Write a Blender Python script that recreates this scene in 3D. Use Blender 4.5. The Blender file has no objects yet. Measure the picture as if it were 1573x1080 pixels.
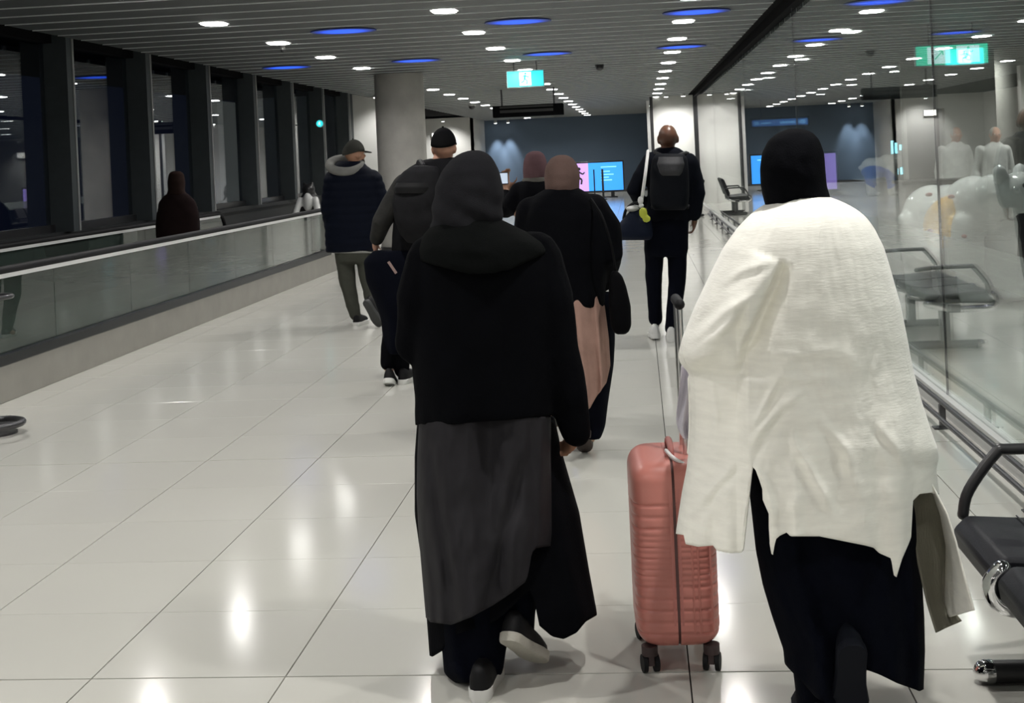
import bpy, bmesh, math, random
import numpy as np
from mathutils import Vector, Matrix, noise
random.seed(7)
SC = bpy.context.scene
COL = SC.collection
PI = math.pi

# ------------------------------------------------------------------ camera
FPX, PX0, PY0, EYE, ROLL, YAW = 2106.3, 786.5, 240.06, 1.5232, 0.04535, 0.09045
RC = Matrix.Rotation(YAW, 3, 'Z') @ Matrix.Rotation(ROLL, 3, 'Y')
cam = bpy.data.cameras.new('camera')
cam.sensor_fit = 'HORIZONTAL'; cam.sensor_width = 36.0
cam.lens = FPX / 1573 * 36.0
cam.shift_y = (PY0 - 540) / 1573
cam.clip_start = 0.05; cam.clip_end = 300
camo = bpy.data.objects.new('camera', cam); COL.objects.link(camo)
cr, cu, cb = RC @ Vector((1, 0, 0)), RC @ Vector((0, 0, 1)), RC @ Vector((0, -1, 0))
camo.matrix_world = Matrix(((cr.x, cu.x, cb.x, 0), (cr.y, cu.y, cb.y, 0), (cr.z, cu.z, cb.z, EYE), (0, 0, 0, 1)))
SC.camera = camo

# ------------------------------------------------------------------ world, exposure
SC.view_settings.view_transform = 'Standard'
SC.view_settings.look = 'None'
SC.view_settings.exposure = 0.4
SC.view_settings.gamma = 1.0
SC.view_settings.use_curve_mapping = False
wd = bpy.data.worlds.new('night_sky'); SC.world = wd; wd.use_nodes = True
wd.node_tree.nodes['Background'].inputs[0].default_value = (0.010, 0.013, 0.028, 1)
wd.node_tree.nodes['Background'].inputs[1].default_value = 0.35
SC.cycles.use_denoising = True
SC.cycles.max_bounces = 9
SC.cycles.diffuse_bounces = 4
SC.cycles.glossy_bounces = 5
SC.cycles.transparent_max_bounces = 24
SC.cycles.sample_clamp_indirect = 6.0
SC.cycles.caustics_reflective = False
SC.cycles.caustics_refractive = False

LAMP_W = 15.0          # one corridor downlight
LOUNGE_W = 26.0
ZC = 2.97              # ceiling
XG = 1.645              # glass partition
XW = -6.42             # window wall
LAMP_Y = [-11.25 + 2.45 * i for i in range(27)]
LAMP_X = (-4.1, -1.8, 0.6)

def ray(px, py): return RC @ Vector(((px - PX0) / FPX, 1, -(py - PY0) / FPX))
def P(px, py, Y):
    d = ray(px, py); t = Y / d.y
    return Vector((d.x * t, Y, EYE + d.z * t))

# ------------------------------------------------------------------ materials
def lin(c):
    return tuple((v / 12.92 if v <= .04045 else ((v + .055) / 1.055) ** 2.4) for v in (x / 255 for x in c))
MATS = {}
def mat(name, rgb, rough=.5, metal=0., spec=.5, emit=None, es=0., var=0., vscale=8., bump=0., bscale=60., stretch=None, sheen=0., coat=0., coords='Object'):
    if name in MATS: return MATS[name]
    m = bpy.data.materials.new(name); m.use_nodes = True
    nt = m.node_tree; b = nt.nodes['Principled BSDF']
    c = (*rgb, 1)
    b.inputs['Base Color'].default_value = c
    b.inputs['Roughness'].default_value = rough
    b.inputs['Metallic'].default_value = metal
    b.inputs['Specular IOR Level'].default_value = spec
    b.inputs['Sheen Weight'].default_value = sheen
    b.inputs['Coat Weight'].default_value = coat
    if emit:
        b.inputs['Emission Color'].default_value = (*emit, 1); b.inputs['Emission Strength'].default_value = es
    if var or bump:
        tc = nt.nodes.new('ShaderNodeTexCoord'); mp = nt.nodes.new('ShaderNodeMapping')
        nt.links.new(tc.outputs[coords], mp.inputs['Vector'])
        if stretch: mp.inputs['Scale'].default_value = stretch
    if var:
        n = nt.nodes.new('ShaderNodeTexNoise'); n.inputs['Scale'].default_value = vscale; n.inputs['Detail'].default_value = 5
        nt.links.new(mp.outputs[0], n.inputs['Vector'])
        r = nt.nodes.new('ShaderNodeMapRange'); r.inputs[1].default_value = .3; r.inputs[2].default_value = .7
        r.inputs[3].default_value = 1 - var; r.inputs[4].default_value = 1 + var
        nt.links.new(n.outputs[0], r.inputs[0])
        x = nt.nodes.new('ShaderNodeMix'); x.data_type = 'RGBA'; x.blend_type = 'MULTIPLY'; x.inputs[0].default_value = 1
        x.inputs[6].default_value = c; nt.links.new(r.outputs[0], x.inputs[7]); nt.links.new(x.outputs[2], b.inputs['Base Color'])
    if bump:
        n2 = nt.nodes.new('ShaderNodeTexNoise'); n2.inputs['Scale'].default_value = bscale; n2.inputs['Detail'].default_value = 4
        nt.links.new(mp.outputs[0], n2.inputs['Vector'])
        bp = nt.nodes.new('ShaderNodeBump'); bp.inputs['Strength'].default_value = bump; bp.inputs['Distance'].default_value = .01
        nt.links.new(n2.outputs[0], bp.inputs['Height']); nt.links.new(bp.outputs[0], b.inputs['Normal'])
    MATS[name] = m
    return m

def glassmat(name, tint, f0=.04, haze=0., hz=(.62, .62, .62)):
    """thin clear glass: Schlick mirror over tinted see-through; haze = a frosted diffuse share"""
    if name in MATS: return MATS[name]
    m = bpy.data.materials.new(name); m.use_nodes = True; nt = m.node_tree; nt.nodes.clear()
    N = nt.nodes.new; L = nt.links.new
    out = N('ShaderNodeOutputMaterial'); geo = N('ShaderNodeNewGeometry')
    dot = N('ShaderNodeVectorMath'); dot.operation = 'DOT_PRODUCT'
    L(geo.outputs['Normal'], dot.inputs[0]); L(geo.outputs['Incoming'], dot.inputs[1])
    def M(op, a, b=None):
        n = N('ShaderNodeMath'); n.operation = op
        for i, v in enumerate((a, b)):
            if v is None: continue
            if isinstance(v, (int, float)): n.inputs[i].default_value = v
            else: L(v, n.inputs[i])
        return n.outputs[0]
    f = M('ADD', M('MULTIPLY', M('POWER', M('SUBTRACT', 1., M('ABSOLUTE', dot.outputs['Value'])), 5.), 1 - f0), f0)
    tr = N('ShaderNodeBsdfTransparent'); tr.inputs[0].default_value = (*tint, 1)
    gl = N('ShaderNodeBsdfGlossy'); gl.inputs['Roughness'].default_value = 0.0; gl.inputs[0].default_value = (1, 1, 1, 1)
    base = tr.outputs[0]
    if haze:
        df = N('ShaderNodeBsdfDiffuse'); df.inputs[0].default_value = (*hz, 1)
        tl = N('ShaderNodeBsdfTranslucent'); tl.inputs[0].default_value = (*hz, 1)
        ad = N('ShaderNodeMixShader'); L(df.outputs[0], ad.inputs[1]); L(tl.outputs[0], ad.inputs[2])
        mh = N('ShaderNodeMixShader'); mh.inputs[0].default_value = haze; L(tr.outputs[0], mh.inputs[1]); L(ad.outputs[0], mh.inputs[2])
        base = mh.outputs[0]
    mx = N('ShaderNodeMixShader'); L(f, mx.inputs[0]); L(base, mx.inputs[1]); L(gl.outputs[0], mx.inputs[2]); L(mx.outputs[0], out.inputs[0])
    MATS[name] = m
    return m

def floormat():
    m = mat('polished_tile', lin((197, 196, 189)), .16, spec=.5, var=.012, vscale=1.3, coords='Object')
    nt = m.node_tree; b = nt.nodes['Principled BSDF']
    oi = nt.nodes.new('ShaderNodeObjectInfo')
    mr = nt.nodes.new('ShaderNodeMapRange'); mr.inputs[3].default_value = .985; mr.inputs[4].default_value = 1.015
    nt.links.new(oi.outputs['Random'], mr.inputs[0])
    src = b.inputs['Base Color'].links[0].from_socket
    x = nt.nodes.new('ShaderNodeMix'); x.data_type = 'RGBA'; x.blend_type = 'MULTIPLY'; x.inputs[0].default_value = 1
    nt.links.new(src, x.inputs[6]); nt.links.new(mr.outputs[0], x.inputs[7]); nt.links.new(x.outputs[2], b.inputs['Base Color'])
    g = nt.nodes.new('ShaderNodeNewGeometry'); n = nt.nodes.new('ShaderNodeTexNoise'); n.inputs['Scale'].default_value = 2.2; n.inputs['Detail'].default_value = 3
    nt.links.new(g.outputs['Position'], n.inputs['Vector'])
    r2 = nt.nodes.new('ShaderNodeMapRange'); r2.inputs[3].default_value = .09; r2.inputs[4].default_value = .16
    nt.links.new(n.outputs[0], r2.inputs[0]); nt.links.new(r2.outputs[0], b.inputs['Roughness'])
    return m

M_TILE = floormat()
M_GROUT = mat('grout', (.07, .068, .065), .9, spec=.1)
M_JOINT = mat('movement_joint', (.07, .07, .07), .7)
M_PLANK = mat('ceiling_grey', (.050, .057, .060), .6, var=.06, vscale=3)
M_PLANKEDGE_LIT = mat('ceiling_edge_lit', (.78, .82, .82), .45)  # plank front faces catch more light; that brightness is put into this colour
M_DARK = mat('void_black', (.006, .006, .007), .9, spec=.04)
M_WHITEWALL = mat('white_wall', (.74, .74, .71), .6, var=.03, vscale=1.5)
M_BLUEWALL = mat('blue_grey_wall', lin((100, 118, 138)), .6, var=.05, vscale=.6)
M_CONC = mat('concrete', (.37, .36, .335), .75, var=.14, vscale=2.5, bump=.2, bscale=14)
M_FIN = mat('window_fin', (.048, .058, .063), .6, var=.06)
M_PLINTH = mat('plinth_stone', (.29, .28, .25), .5, var=.06, vscale=5)
M_SKIRT = mat('skirt_dark', (.013, .015, .017), .3, spec=.25)
M_RUBBER = mat('black_rubber', (.008, .008, .009), .6, spec=.2)
M_ALU = mat('aluminium', (.72, .73, .73), .3, metal=1., bump=.02)
M_ALUM = mat('matte_aluminium', (.62, .62, .61), .45, metal=.4)
M_CHROME = mat('chrome', (.82, .82, .83), .08, metal=1.)
M_STEEL = mat('dark_steel', (.10, .10, .105), .35, metal=.8)
M_BLACKMETAL = mat('black_metal', (.02, .02, .022), .35, spec=.6)
M_SEAT = mat('seat_leatherette', (.010, .0105, .014), .5, spec=.2, bump=.08, bscale=160)
M_LENS = mat('lamp_lens', (.9, .9, .9), .4, emit=(1., .985, .95), es=13.)
M_LENSFRAME = mat('lamp_frame', (.7, .7, .7), .5)
M_GLASS = glassmat('partition_glass', (.93, .97, .955), f0=.07)
M_GREENGLASS = glassmat('walkway_glass', (.22, .30, .28), f0=.09, haze=.17, hz=(.40, .50, .45))
M_WINGLASS = glassmat('night_window_glass', (.75, .8, .85), f0=.13)
M_FROST = glassmat('frosted_band', (.9, .9, .9), haze=.42)

# ------------------------------------------------------------------ mesh builder
class MB:
    def __init__(s): s.v = []; s.f = []; s.fm = []
    def add(s, vs, fs, mi=0):
        o = len(s.v); s.v += [tuple(v) for v in vs]; s.f += [tuple(i + o for i in f) for f in fs]; s.fm += [mi] * len(fs)
        return s
    def box(s, a, b, mi=0):
        x0, y0, z0 = (min(a[i], b[i]) for i in range(3)); x1, y1, z1 = (max(a[i], b[i]) for i in range(3))
        return s.add([(x0, y0, z0), (x1, y0, z0), (x1, y1, z0), (x0, y1, z0), (x0, y0, z1), (x1, y0, z1), (x1, y1, z1), (x0, y1, z1)],
                     [(0, 3, 2, 1), (4, 5, 6, 7), (0, 1, 5, 4), (1, 2, 6, 5), (2, 3, 7, 6), (3, 0, 4, 7)], mi)
    def rings(s, R, closed=True, cap=True, mi=0):
        n = len(R[0]); vs = [v for r in R for v in r]; fs = []
        k = n if closed else n - 1
        for i in range(len(R) - 1):
            for j in range(k):
                j2 = (j + 1) % n
                fs.append((i * n + j, i * n + j2, (i + 1) * n + j2, (i + 1) * n + j))
        if cap and closed:
            fs.append(tuple(range(n - 1, -1, -1))); fs.append(tuple((len(R) - 1) * n + j for j in range(n)))
        return s.add(vs, fs, mi)
    def tube(s, path, r, n=12, round_=True, mi=0):
        path = [Vector(p) for p in path]
        rs = list(r) if isinstance(r, (list, tuple)) else [r] * len(path)
        T = []
        for i in range(len(path)):
            a = path[max(0, i - 1)]; b = path[min(len(path) - 1, i + 1)]
            T.append((b - a).normalized())
        up = Vector((0, 0, 1)) if abs(T[0].z) < .9 else Vector((1, 0, 0))
        R = []
        u = T[0].cross(up).normalized()
        def ring(c, t, rad):
            nonlocal u
            u = (u - t * u.dot(t)).normalized(); w = t.cross(u)
            return [c + (u * math.cos(2 * PI * k / n) + w * math.sin(2 * PI * k / n)) * rad for k in range(n)]
        if round_:
            for q in (80, 55, 28): R.append(ring(path[0] - T[0] * rs[0] * math.sin(math.radians(q)), T[0], rs[0] * math.cos(math.radians(q))))
        for c, t, rad in zip(path, T, rs): R.append(ring(c, t, rad))
        if round_:
            for q in (28, 55, 80): R.append(ring(path[-1] + T[-1] * rs[-1] * math.sin(math.radians(q)), T[-1], rs[-1] * math.cos(math.radians(q))))
        return s.rings(R, mi=mi)
    def ell(s, c, r, n=16, m=10, rot=None, mi=0):
        c = Vector(c); R = []
        for i in range(m + 1):
            th = PI * (i + .02) / (m + .04)
            ring = []
            for j in range(n):
                a = 2 * PI * j / n
                v = Vector((r[0] * math.sin(th) * math.cos(a), r[1] * math.sin(th) * math.sin(a), -r[2] * math.cos(th)))
                if rot is not None: v = rot @ v
                ring.append(c + v)
            R.append(ring)
        return s.rings(R, mi=mi)
    def cyl(s, a, b, r, n=24, mi=0): return s.tube([a, b], r, n, False, mi)
    def disc(s, c, rx, ry, z0, z1, n=24, mi=0, e=2.):
        def ring(z, k=1.): return [(c[0] + k * rx * sgp(math.cos(2 * PI * j / n), 2 / e), c[1] + k * ry * sgp(math.sin(2 * PI * j / n), 2 / e), z) for j in range(n)]
        return s.rings([ring(z0), ring(z1)], mi=mi)
    def xf(s, M):
        s.v = [tuple(M @ Vector(v)) for v in s.v]; return s

def sgp(x, p): return math.copysign(abs(x) ** p, x)
ORG = {}
def link(o): COL.objects.link(o); return o
def empty(name, loc, label=None, cat=None, group=None, kind=None):
    o = bpy.data.objects.new(name, None); link(o); o.location = loc; o.empty_display_size = .1
    tag(o, label, cat, group, kind); ORG[o.name] = Vector(loc); return o
def tag(o, label=None, cat=None, group=None, kind=None):
    if label: o['label'] = label
    if cat: o['category'] = cat
    if group: o['group'] = group
    if kind: o['kind'] = kind
    return o
def make_mesh(mb, mats, org=Vector((0, 0, 0)), smooth=False, angle=40):
    me = bpy.data.meshes.new('mesh')
    vs = [(v[0] - org.x, v[1] - org.y, v[2] - org.z) for v in mb.v]
    me.from_pydata(vs, [], mb.f)
    for m in (mats if isinstance(mats, (list, tuple)) else [mats]): me.materials.append(m)
    if any(mb.fm): me.polygons.foreach_set('material_index', mb.fm)
    bm = bmesh.new(); bm.from_mesh(me); bmesh.ops.recalc_face_normals(bm, faces=bm.faces); bm.to_mesh(me); bm.free()
    if smooth:
        me.polygons.foreach_set('use_smooth', [True] * len(me.polygons))
        if angle < 180: me.set_sharp_from_angle(angle=math.radians(angle))
    me.update()
    return me
def obj(name, mb, mats, parent=None, smooth=False, loc=None, angle=40, label=None, bevel=0, sub=0, solid=0):
    org = ORG[parent.name] if parent is not None else Vector(loc or (0, 0, 0))
    me = make_mesh(mb, mats, org, smooth, angle)
    o = bpy.data.objects.new(name, me); link(o)
    if parent is not None: o.parent = parent
    else: o.location = org
    ORG[o.name] = org
    if label: o['label'] = label
    if bevel:
        b = o.modifiers.new('bevel', 'BEVEL'); b.width = bevel; b.segments = 2; b.limit_method = 'ANGLE'
    if solid:
        b = o.modifiers.new('solid', 'SOLIDIFY'); b.thickness = solid; b.offset = -1
    if sub:
        b = o.modifiers.new('sub', 'SUBSURF'); b.levels = sub; b.render_levels = sub
    return o
def fused(name, mb, mats, parent, voxel=.012, smooth_it=4, wrinkle=0., wscale=(6, 6, 6), seed=0, label=None, disp=None):
    """one continuous skin round everything in mb"""
    org = ORG[parent.name]
    me = make_mesh(mb, mats, org)
    t = bpy.data.objects.new('tmp', me); link(t)
    r = t.modifiers.new('r', 'REMESH'); r.mode = 'VOXEL'; r.voxel_size = voxel; r.use_smooth_shade = True
    if smooth_it:
        s = t.modifiers.new('s', 'SMOOTH'); s.iterations = smooth_it; s.factor = .5
    dg = bpy.context.evaluated_depsgraph_get()
    me2 = bpy.data.meshes.new_from_object(t.evaluated_get(dg))
    bpy.data.objects.remove(t); bpy.data.meshes.remove(me)
    me2.materials.clear()
    me2.materials.append(mats)
    if wrinkle or disp:
        n = len(me2.vertices); co = np.empty(n * 3); no = np.empty(n * 3)
        me2.vertices.foreach_get('co', co); me2.vertices.foreach_get('normal', no)
        co = co.reshape(-1, 3); no = no.reshape(-1, 3); d = np.zeros(n)
        if wrinkle:
            for i in range(n):
                p = co[i]
                d[i] = wrinkle * (noise.noise((p[0] * wscale[0] + seed, p[1] * wscale[1], p[2] * wscale[2])) + .45 * noise.noise((p[0] * wscale[0] * 2.3, p[1] * wscale[1] * 2.3 + seed, p[2] * wscale[2] * 2.3)))
        if disp: d = d + disp(co + np.array(org))
        co = co + no * d[:, None]
        me2.vertices.foreach_set('co', co.ravel()); me2.update()
    me2.polygons.foreach_set('use_smooth', [True] * len(me2.polygons))
    o = bpy.data.objects.new(name, me2); link(o); o.parent = parent; ORG[o.name] = org
    if label: o['label'] = label
    return o

# ------------------------------------------------------------------ cloth lofts (outline rows: image row, left, right, half depth)
def smooth_rows(rows, n=240):
    rows = np.array([list(r) + [0] * (5 - len(r)) for r in rows], float)
    t = np.linspace(rows[0, 0], rows[-1, 0], n)
    k = np.hanning(9); k /= k.sum()
    cols = []
    for c in range(1, 5):
        y = np.interp(t, rows[:, 0], rows[:, c]); yp = np.pad(y, 4, mode='reflect', reflect_type='odd'); cols.append(np.convolve(yp, k, 'valid'))
    return t, cols
def garment(mb, rows, Y, hem=None, top=None, e=2.3, n=64, m=30, closed=False, folds=(), wr=0., wk=(5, 2, 3), seed=0., dfun=None, href=None, split=None, mi=0):
    t, (L, Rr, B, YO) = smooth_rows(rows)
    y0, y1 = rows[0][0], rows[-1][0]
    h0 = href or y1
    e_ = 2 / e
    hl, hr = np.interp(h0, t, L), np.interp(h0, t, Rr)
    R = []
    for i in range(m + 1):
        v = i / m; ring = []
        for j in range(n):
            ph = 2 * PI * j / n
            s = -math.cos(ph); side = math.sin(ph)          # side>0 : towards the camera
            sx = sgp(s, 1.0) if e == 2 else sgp(s, 2 / e)
            hp = (hl + hr) / 2 + sx * (hr - hl) / 2
            yb = np.interp(hp, [q[0] for q in hem], [q[1] for q in hem]) if hem else y1
            yt = np.interp(hp, [q[0] for q in top], [q[1] for q in top]) if top else y0
            if split: py = yt + (split[1] - yt) * v / split[0] if v < split[0] else split[1] + (yb - split[1]) * (v - split[0]) / (1 - split[0])
            else: py = yt + (yb - yt) * v
            l, r, b, yo = np.interp(py, t, L), np.interp(py, t, Rr), np.interp(py, t, B), np.interp(py, t, YO)
            px = (l + r) / 2 + sx * (r - l) / 2
            dy = -b * sgp(side, 2 / e)
            g = 0.
            vv = (py - y0) / max(1, (y1 - y0))
            for (k, amp, phs, pw) in folds: g += amp * (max(0, vv) ** pw) * math.sin(k * ph + phs + 1.5 * math.sin(3 * vv + phs))
            if wr:
                g += wr * noise.noise((s * wk[0] + seed, side * wk[1], vv * wk[2] * 3 + seed)) + wr * .5 * noise.noise((s * wk[0] * 2.4, side * wk[1] * 2 + seed, vv * wk[2] * 7))
            if dfun and side > -.2: g += dfun(px, py)
            p = P(px, py, Y + yo + dy + -g * (side if abs(side) > .3 else sgp(side, .5)))
            if side < 0:                                      # far side: mirror of the near one
                q = P(px, py, Y + yo); ring.append((q.x, p.y, q.z))
            else: ring.append(tuple(p))
        R.append(ring)
    mb.rings(R, cap=closed, mi=mi)
    return mb
def sleeve(mb, pts, r, n=14): return mb.tube([P(*p) for p in pts], r, n)
def path_smooth(pts, k=6):
    pts = [Vector(p) for p in pts]; out = []
    for i in range(len(pts) - 1):
        p0 = pts[max(i - 1, 0)]; p1 = pts[i]; p2 = pts[i + 1]; p3 = pts[min(i + 2, len(pts) - 1)]
        for j in range(k):
            t = j / k
            out.append(.5 * ((2 * p1) + (p2 - p0) * t + (2 * p0 - 5 * p1 + 4 * p2 - p3) * t * t + (3 * p1 - p0 - 3 * p2 + p3) * t ** 3))
    out.append(pts[-1]); return out

# ------------------------------------------------------------------ bodies
def frame(fwd, up=(0, 0, 1)):
    f = Vector(fwd).normalized(); u = Vector(up); r = f.cross(u).normalized(); u = r.cross(f)
    return Matrix(((r.x, f.x, u.x), (r.y, f.y, u.y), (r.z, f.z, u.z)))     # columns: right, forward, up
def head_shape(mb, c, fwd, s=1.):
    F = frame(fwd); c = Vector(c)
    def E(p, r): mb.ell(c + F @ (Vector(p) * s), tuple(x * s for x in r), 18, 12, F)
    E((0, -.012, .022), (.074, .094, .090)); E((0, .03, -.045), (.056, .058, .066)); E((0, .062, -.085), (.024, .02, .022))
    E((0, .095, -.018), (.013, .02, .024)); E((0, .083, .004), (.009, .014, .026)); E((0, .082, -.056), (.024, .012, .007)); E((0, .08, -.066), (.02, .012, .007))
    E((.03, .074, .022), (.024, .012, .008)); E((-.03, .074, .022), (.024, .012, .008))
    E((.034, .066, -.025), (.022, .02, .02)); E((-.034, .066, -.025), (.022, .02, .02))
    for x in (-1, 1):
        E((x * .077, -.008, -.008), (.010, .022, .034)); E((x * .074, .0, -.03), (.009, .012, .014))
def hand_shape(mb, wrist, d, palm, thumb_side=1, s=1., curl=.5):
    """d: towards the fingertips, palm: the way the palm faces"""
    d = Vector(d).normalized(); p = Vector(palm); p = (p - d * p.dot(d)).normalized(); l = d.cross(p) * thumb_side
    w = Vector(wrist)
    def Q(a, b, c): return w + (d * a + l * b + p * c) * s
    mb.ell(Q(.045, 0, 0), (.05 * s, .040 * s, .016 * s), 14, 10, Matrix(((d.x, l.x, p.x), (d.y, l.y, p.y), (d.z, l.z, p.z))))
    mb.tube([Q(-.02, 0, 0), Q(.03, 0, 0)], [.025 * s, .026 * s], 10)
    for k, (b, ln) in enumerate(((.028, .072), (.010, .080), (-.010, .074), (-.028, .058))):
        a = Q(.082, b, 0); pts = [Q(.05, b * .8, 0), a]; ang = 0
        for seg, c in ((.45, curl * .7), (.31, curl * 1.3), (.24, curl * .9)):
            ang += c
            a = a + (d * math.cos(ang) + p * math.sin(ang) + l * b * 1.2) * ln * seg * s; pts.append(a)
        mb.tube(pts, [.009 * s, .0092 * s, .0085 * s, .0078 * s, .0065 * s], 8)
    a = Q(.02, .03, .004); pts = [Q(.012, .012, 0), a]
    for st, (ca, cb, cc) in ((.036, (.6, .75, .3)), (.03, (.8, .35, .45)), (.024, (.9, .1, .5))):
        a = a + (d * ca + l * cb + p * cc).normalized() * st * s; pts.append(a)
    mb.tube(pts, [.014 * s, .014 * s, .011 * s, .0098 * s, .0075 * s], 8)
M_EYE = mat('eye', (.75, .74, .72), .2); M_IRIS = mat('iris', (.03, .018, .01), .2)
def body(parent, skin, x, y, h, fwd=(0, 1, 0), head=None, headf=None, elbows=None, wrists=None, knees=None, ankles=None, hand_d=None, voxel=.010, curl=.5, lean=0., hs=1., palms=None, sw=1., ls=1.):
    """standing or walking figure; joints left then right; y along the corridor"""
    mb = MB(); F = frame(fwd); o = Vector((x, y, 0))
    def L(a, b, c): return o + F @ Vector((a, b, 0)) + Vector((0, 0, c))
    k = h / 1.65
    hipz, shz = .53 * h, .815 * h
    head = Vector(head) if head else L(0, .02 + lean, h - .112 * k)
    headf = headf or fwd
    tor = []
    for (zz, a, b, yo) in ((.47, .125, .09, 0), (.50, .150, .105, 0), (.54, .155, .11, -.01), (.60, .125, .09, 0), (.66, .120, .092, .0), (.73, .140, .105, .0), (.785, .150, .10, -.01), (.815, .135, .08, -.01), (.835, .075, .06, -.005)):
        f = (zz - .47) / .36
        tor.append([L(a * k * sw * math.cos(2 * PI * j / 20), yo + lean * f + b * k * math.sin(2 * PI * j / 20), zz * h) for j in range(20)])
    mb.rings(tor)
    mb.tube([L(0, -.01 + lean, .80 * h), L(0, 0 + lean, .85 * h), head + Vector((0, 0, -.05 * k))], [.062 * k, .052 * k, .054 * k], 14)
    head_shape(mb, head, headf, k * hs)
    for i, sd in enumerate((-1, 1)):
        sh = L(sd * .155 * k * sw, -.01 + lean, shz * .985)
        el = Vector(elbows[i]) if elbows else L(sd * .215 * k, -.03, .625 * h)
        wr = Vector(wrists[i]) if wrists else L(sd * .225 * k, .06, .485 * h)
        mb.tube([L(sd * .08 * k, -.01 + lean, shz), sh, sh.lerp(el, .5), el, el.lerp(wr, .45), wr], [.05 * k, .05 * k, .043 * k, .036 * k, .034 * k, .024 * k], 12)
        dd = Vector(hand_d[i]) if hand_d else (wr - el).normalized()
        pp = Vector(palms[i]) if palms else F @ Vector((-sd, .15, 0))
        hand_shape(mb, wr, dd, pp, 1 if (dd.cross(pp)).dot(F @ Vector((0, 1, 0))) > 0 else -1, k * .96, curl)
        hp = L(sd * .085 * k, 0, .50 * h)
        kn = Vector(knees[i]) if knees else L(sd * .09 * k, .02, .275 * h)
        an = Vector(ankles[i]) if ankles else L(sd * .09 * k, 0, .055 * h)
        mb.tube([hp, hp.lerp(kn, .5), kn, kn.lerp(an, .35), an], [.082 * k * ls, .07 * k * ls, .052 * k * ls, .054 * k * ls, .035 * k * ls], 12)
        mb.tube([an, an + F @ Vector((0, .06, -.03)), an + F @ Vector((0, .14, -.05))], [.035 * k, .033 * k, .022 * k], 8)
    o_ = fused('body', mb, skin, parent, voxel, 3)
    Fh = frame(headf); ke = k * hs
    for sx in (-1, 1):
        e = MB(); c = head + Fh @ Vector((sx * .031, .078, .006)) * ke; e.ell(c, (.0125 * ke, .011 * ke, .0105 * ke), 12, 8)
        e.ell(c + Fh @ Vector((0, .007, 0)) * ke, (.006 * ke, .006 * ke, .006 * ke), 8, 6, mi=1)
        obj('eye', e, [M_EYE, M_IRIS], parent, True)
    return o_
def shoe(parent, heel, d, upper, sole, s=1., up=(0, 0, 1), label=None, thick=.03):
    """low shoe; heel = back end of the sole's underside, d = towards the toe"""
    F = frame(d, up); h = Vector(heel)
    prof = ((0, .010), (.004, .020), (.014, .029), (.032, .035), (.07, .034), (.13, .037), (.18, .046), (.22, .043), (.25, .032), (.268, .014))
    mb = MB(); R = []
    for z, k in ((0, .94), (.006, 1.02), (thick, 1.03), (thick + .002, .95)):
        ring = []
        for a, w in prof: ring.append((w * k, a))
        for a, w in reversed(prof): ring.append((-w * k, a))
        R.append([h + F @ (Vector((x, y, z)) * s) for x, y in ring])
    mb.rings(R)
    up_ = MB(); R = []
    for (y, w, ht, zb) in ((.004, .012, .058, 0), (.014, .026, .068, 0), (.032, .033, .075, 0), (.06, .035, .076, 0), (.095, .035, .07, 0), (.13, .036, .058, 0), (.18, .042, .045, 0), (.22, .038, .036, 0), (.25, .026, .026, 0), (.262, .012, .016, 0)):
        R.append([h + F @ (Vector((w * sgp(math.cos(q), .8), y, thick + zb + max(-.004, ht * math.sin(q)) )) * s) for q in [2 * PI * j / 14 for j in range(14)]])
    up_.rings(R)
    u = obj('shoe', up_, upper, parent, True, label=label, angle=60)
    obj('sole', mb, sole, u, True, angle=50)
    return u

# ================================================================== THE SETTING
TX0, TY0, TS = -1.1142, 4.0139, 0.6
# floor: base slab, single tiles near the camera, the rest as one sheet of tiles
fl = empty('floor', (0, 0, 0), 'cream polished stone tile floor of the concourse', None, None, 'structure')
b = MB(); b.box((-9.5, -12.6, -.12), (16, 62, -.012)); obj('slab', b, M_GROUT, fl)
def joint_gap(k): return .0040 if k % 5 == 0 else .0013
tile_proto = None
far = MB(); ntile = 0
ix0 = -6; ix1 = 5
def tile_geo(mb, x0, x1, y0, y1, gx, gy, chamfer=True):
    x0 += gx[0]; x1 -= gx[1]; y0 += gy[0]; y1 -= gy[1]; c = .0004
    mb.add([(x0, y0, -.012), (x1, y0, -.012), (x1, y1, -.012), (x0, y1, -.012), (x0, y0, -c), (x1, y0, -c), (x1, y1, -c), (x0, y1, -c),
            (x0 + c, y0 + c, 0), (x1 - c, y0 + c, 0), (x1 - c, y1 - c, 0), (x0 + c, y1 - c, 0)],
           [(0, 1, 5, 4), (1, 2, 6, 5), (2, 3, 7, 6), (3, 0, 4, 7), (4, 5, 9, 8), (5, 6, 10, 9), (6, 7, 11, 10), (7, 4, 8, 11), (8, 9, 10, 11)])
tmesh = {}
for iy in range(-28, 80):
    for ix in range(ix0 - 8, ix1):
        x0, y0 = TX0 + ix * TS, TY0 + iy * TS
        if x0 + TS > XG + .30 or y0 > 55: continue
        if x0 < -4.8 and y0 < 19.6: continue
        gx = (.0021, .0021); gy = (joint_gap(iy) , joint_gap(iy + 1))
        if ix >= -6 and -1 <= iy <= 17:
            key = (gy,)
            if key not in tmesh:
                q = MB(); tile_geo(q, 0, TS, 0, TS, gx, gy); tmesh[key] = make_mesh(q, M_TILE)
            o = bpy.data.objects.new('tile', tmesh[key]); link(o); o.parent = fl; o.location = (x0, y0, 0); ntile += 1
        else:
            tile_geo(far, x0, x0 + TS, y0, y0 + TS, gx, gy)
o = obj('tile_field', far, M_TILE, fl); o['kind'] = 'stuff'
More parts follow.
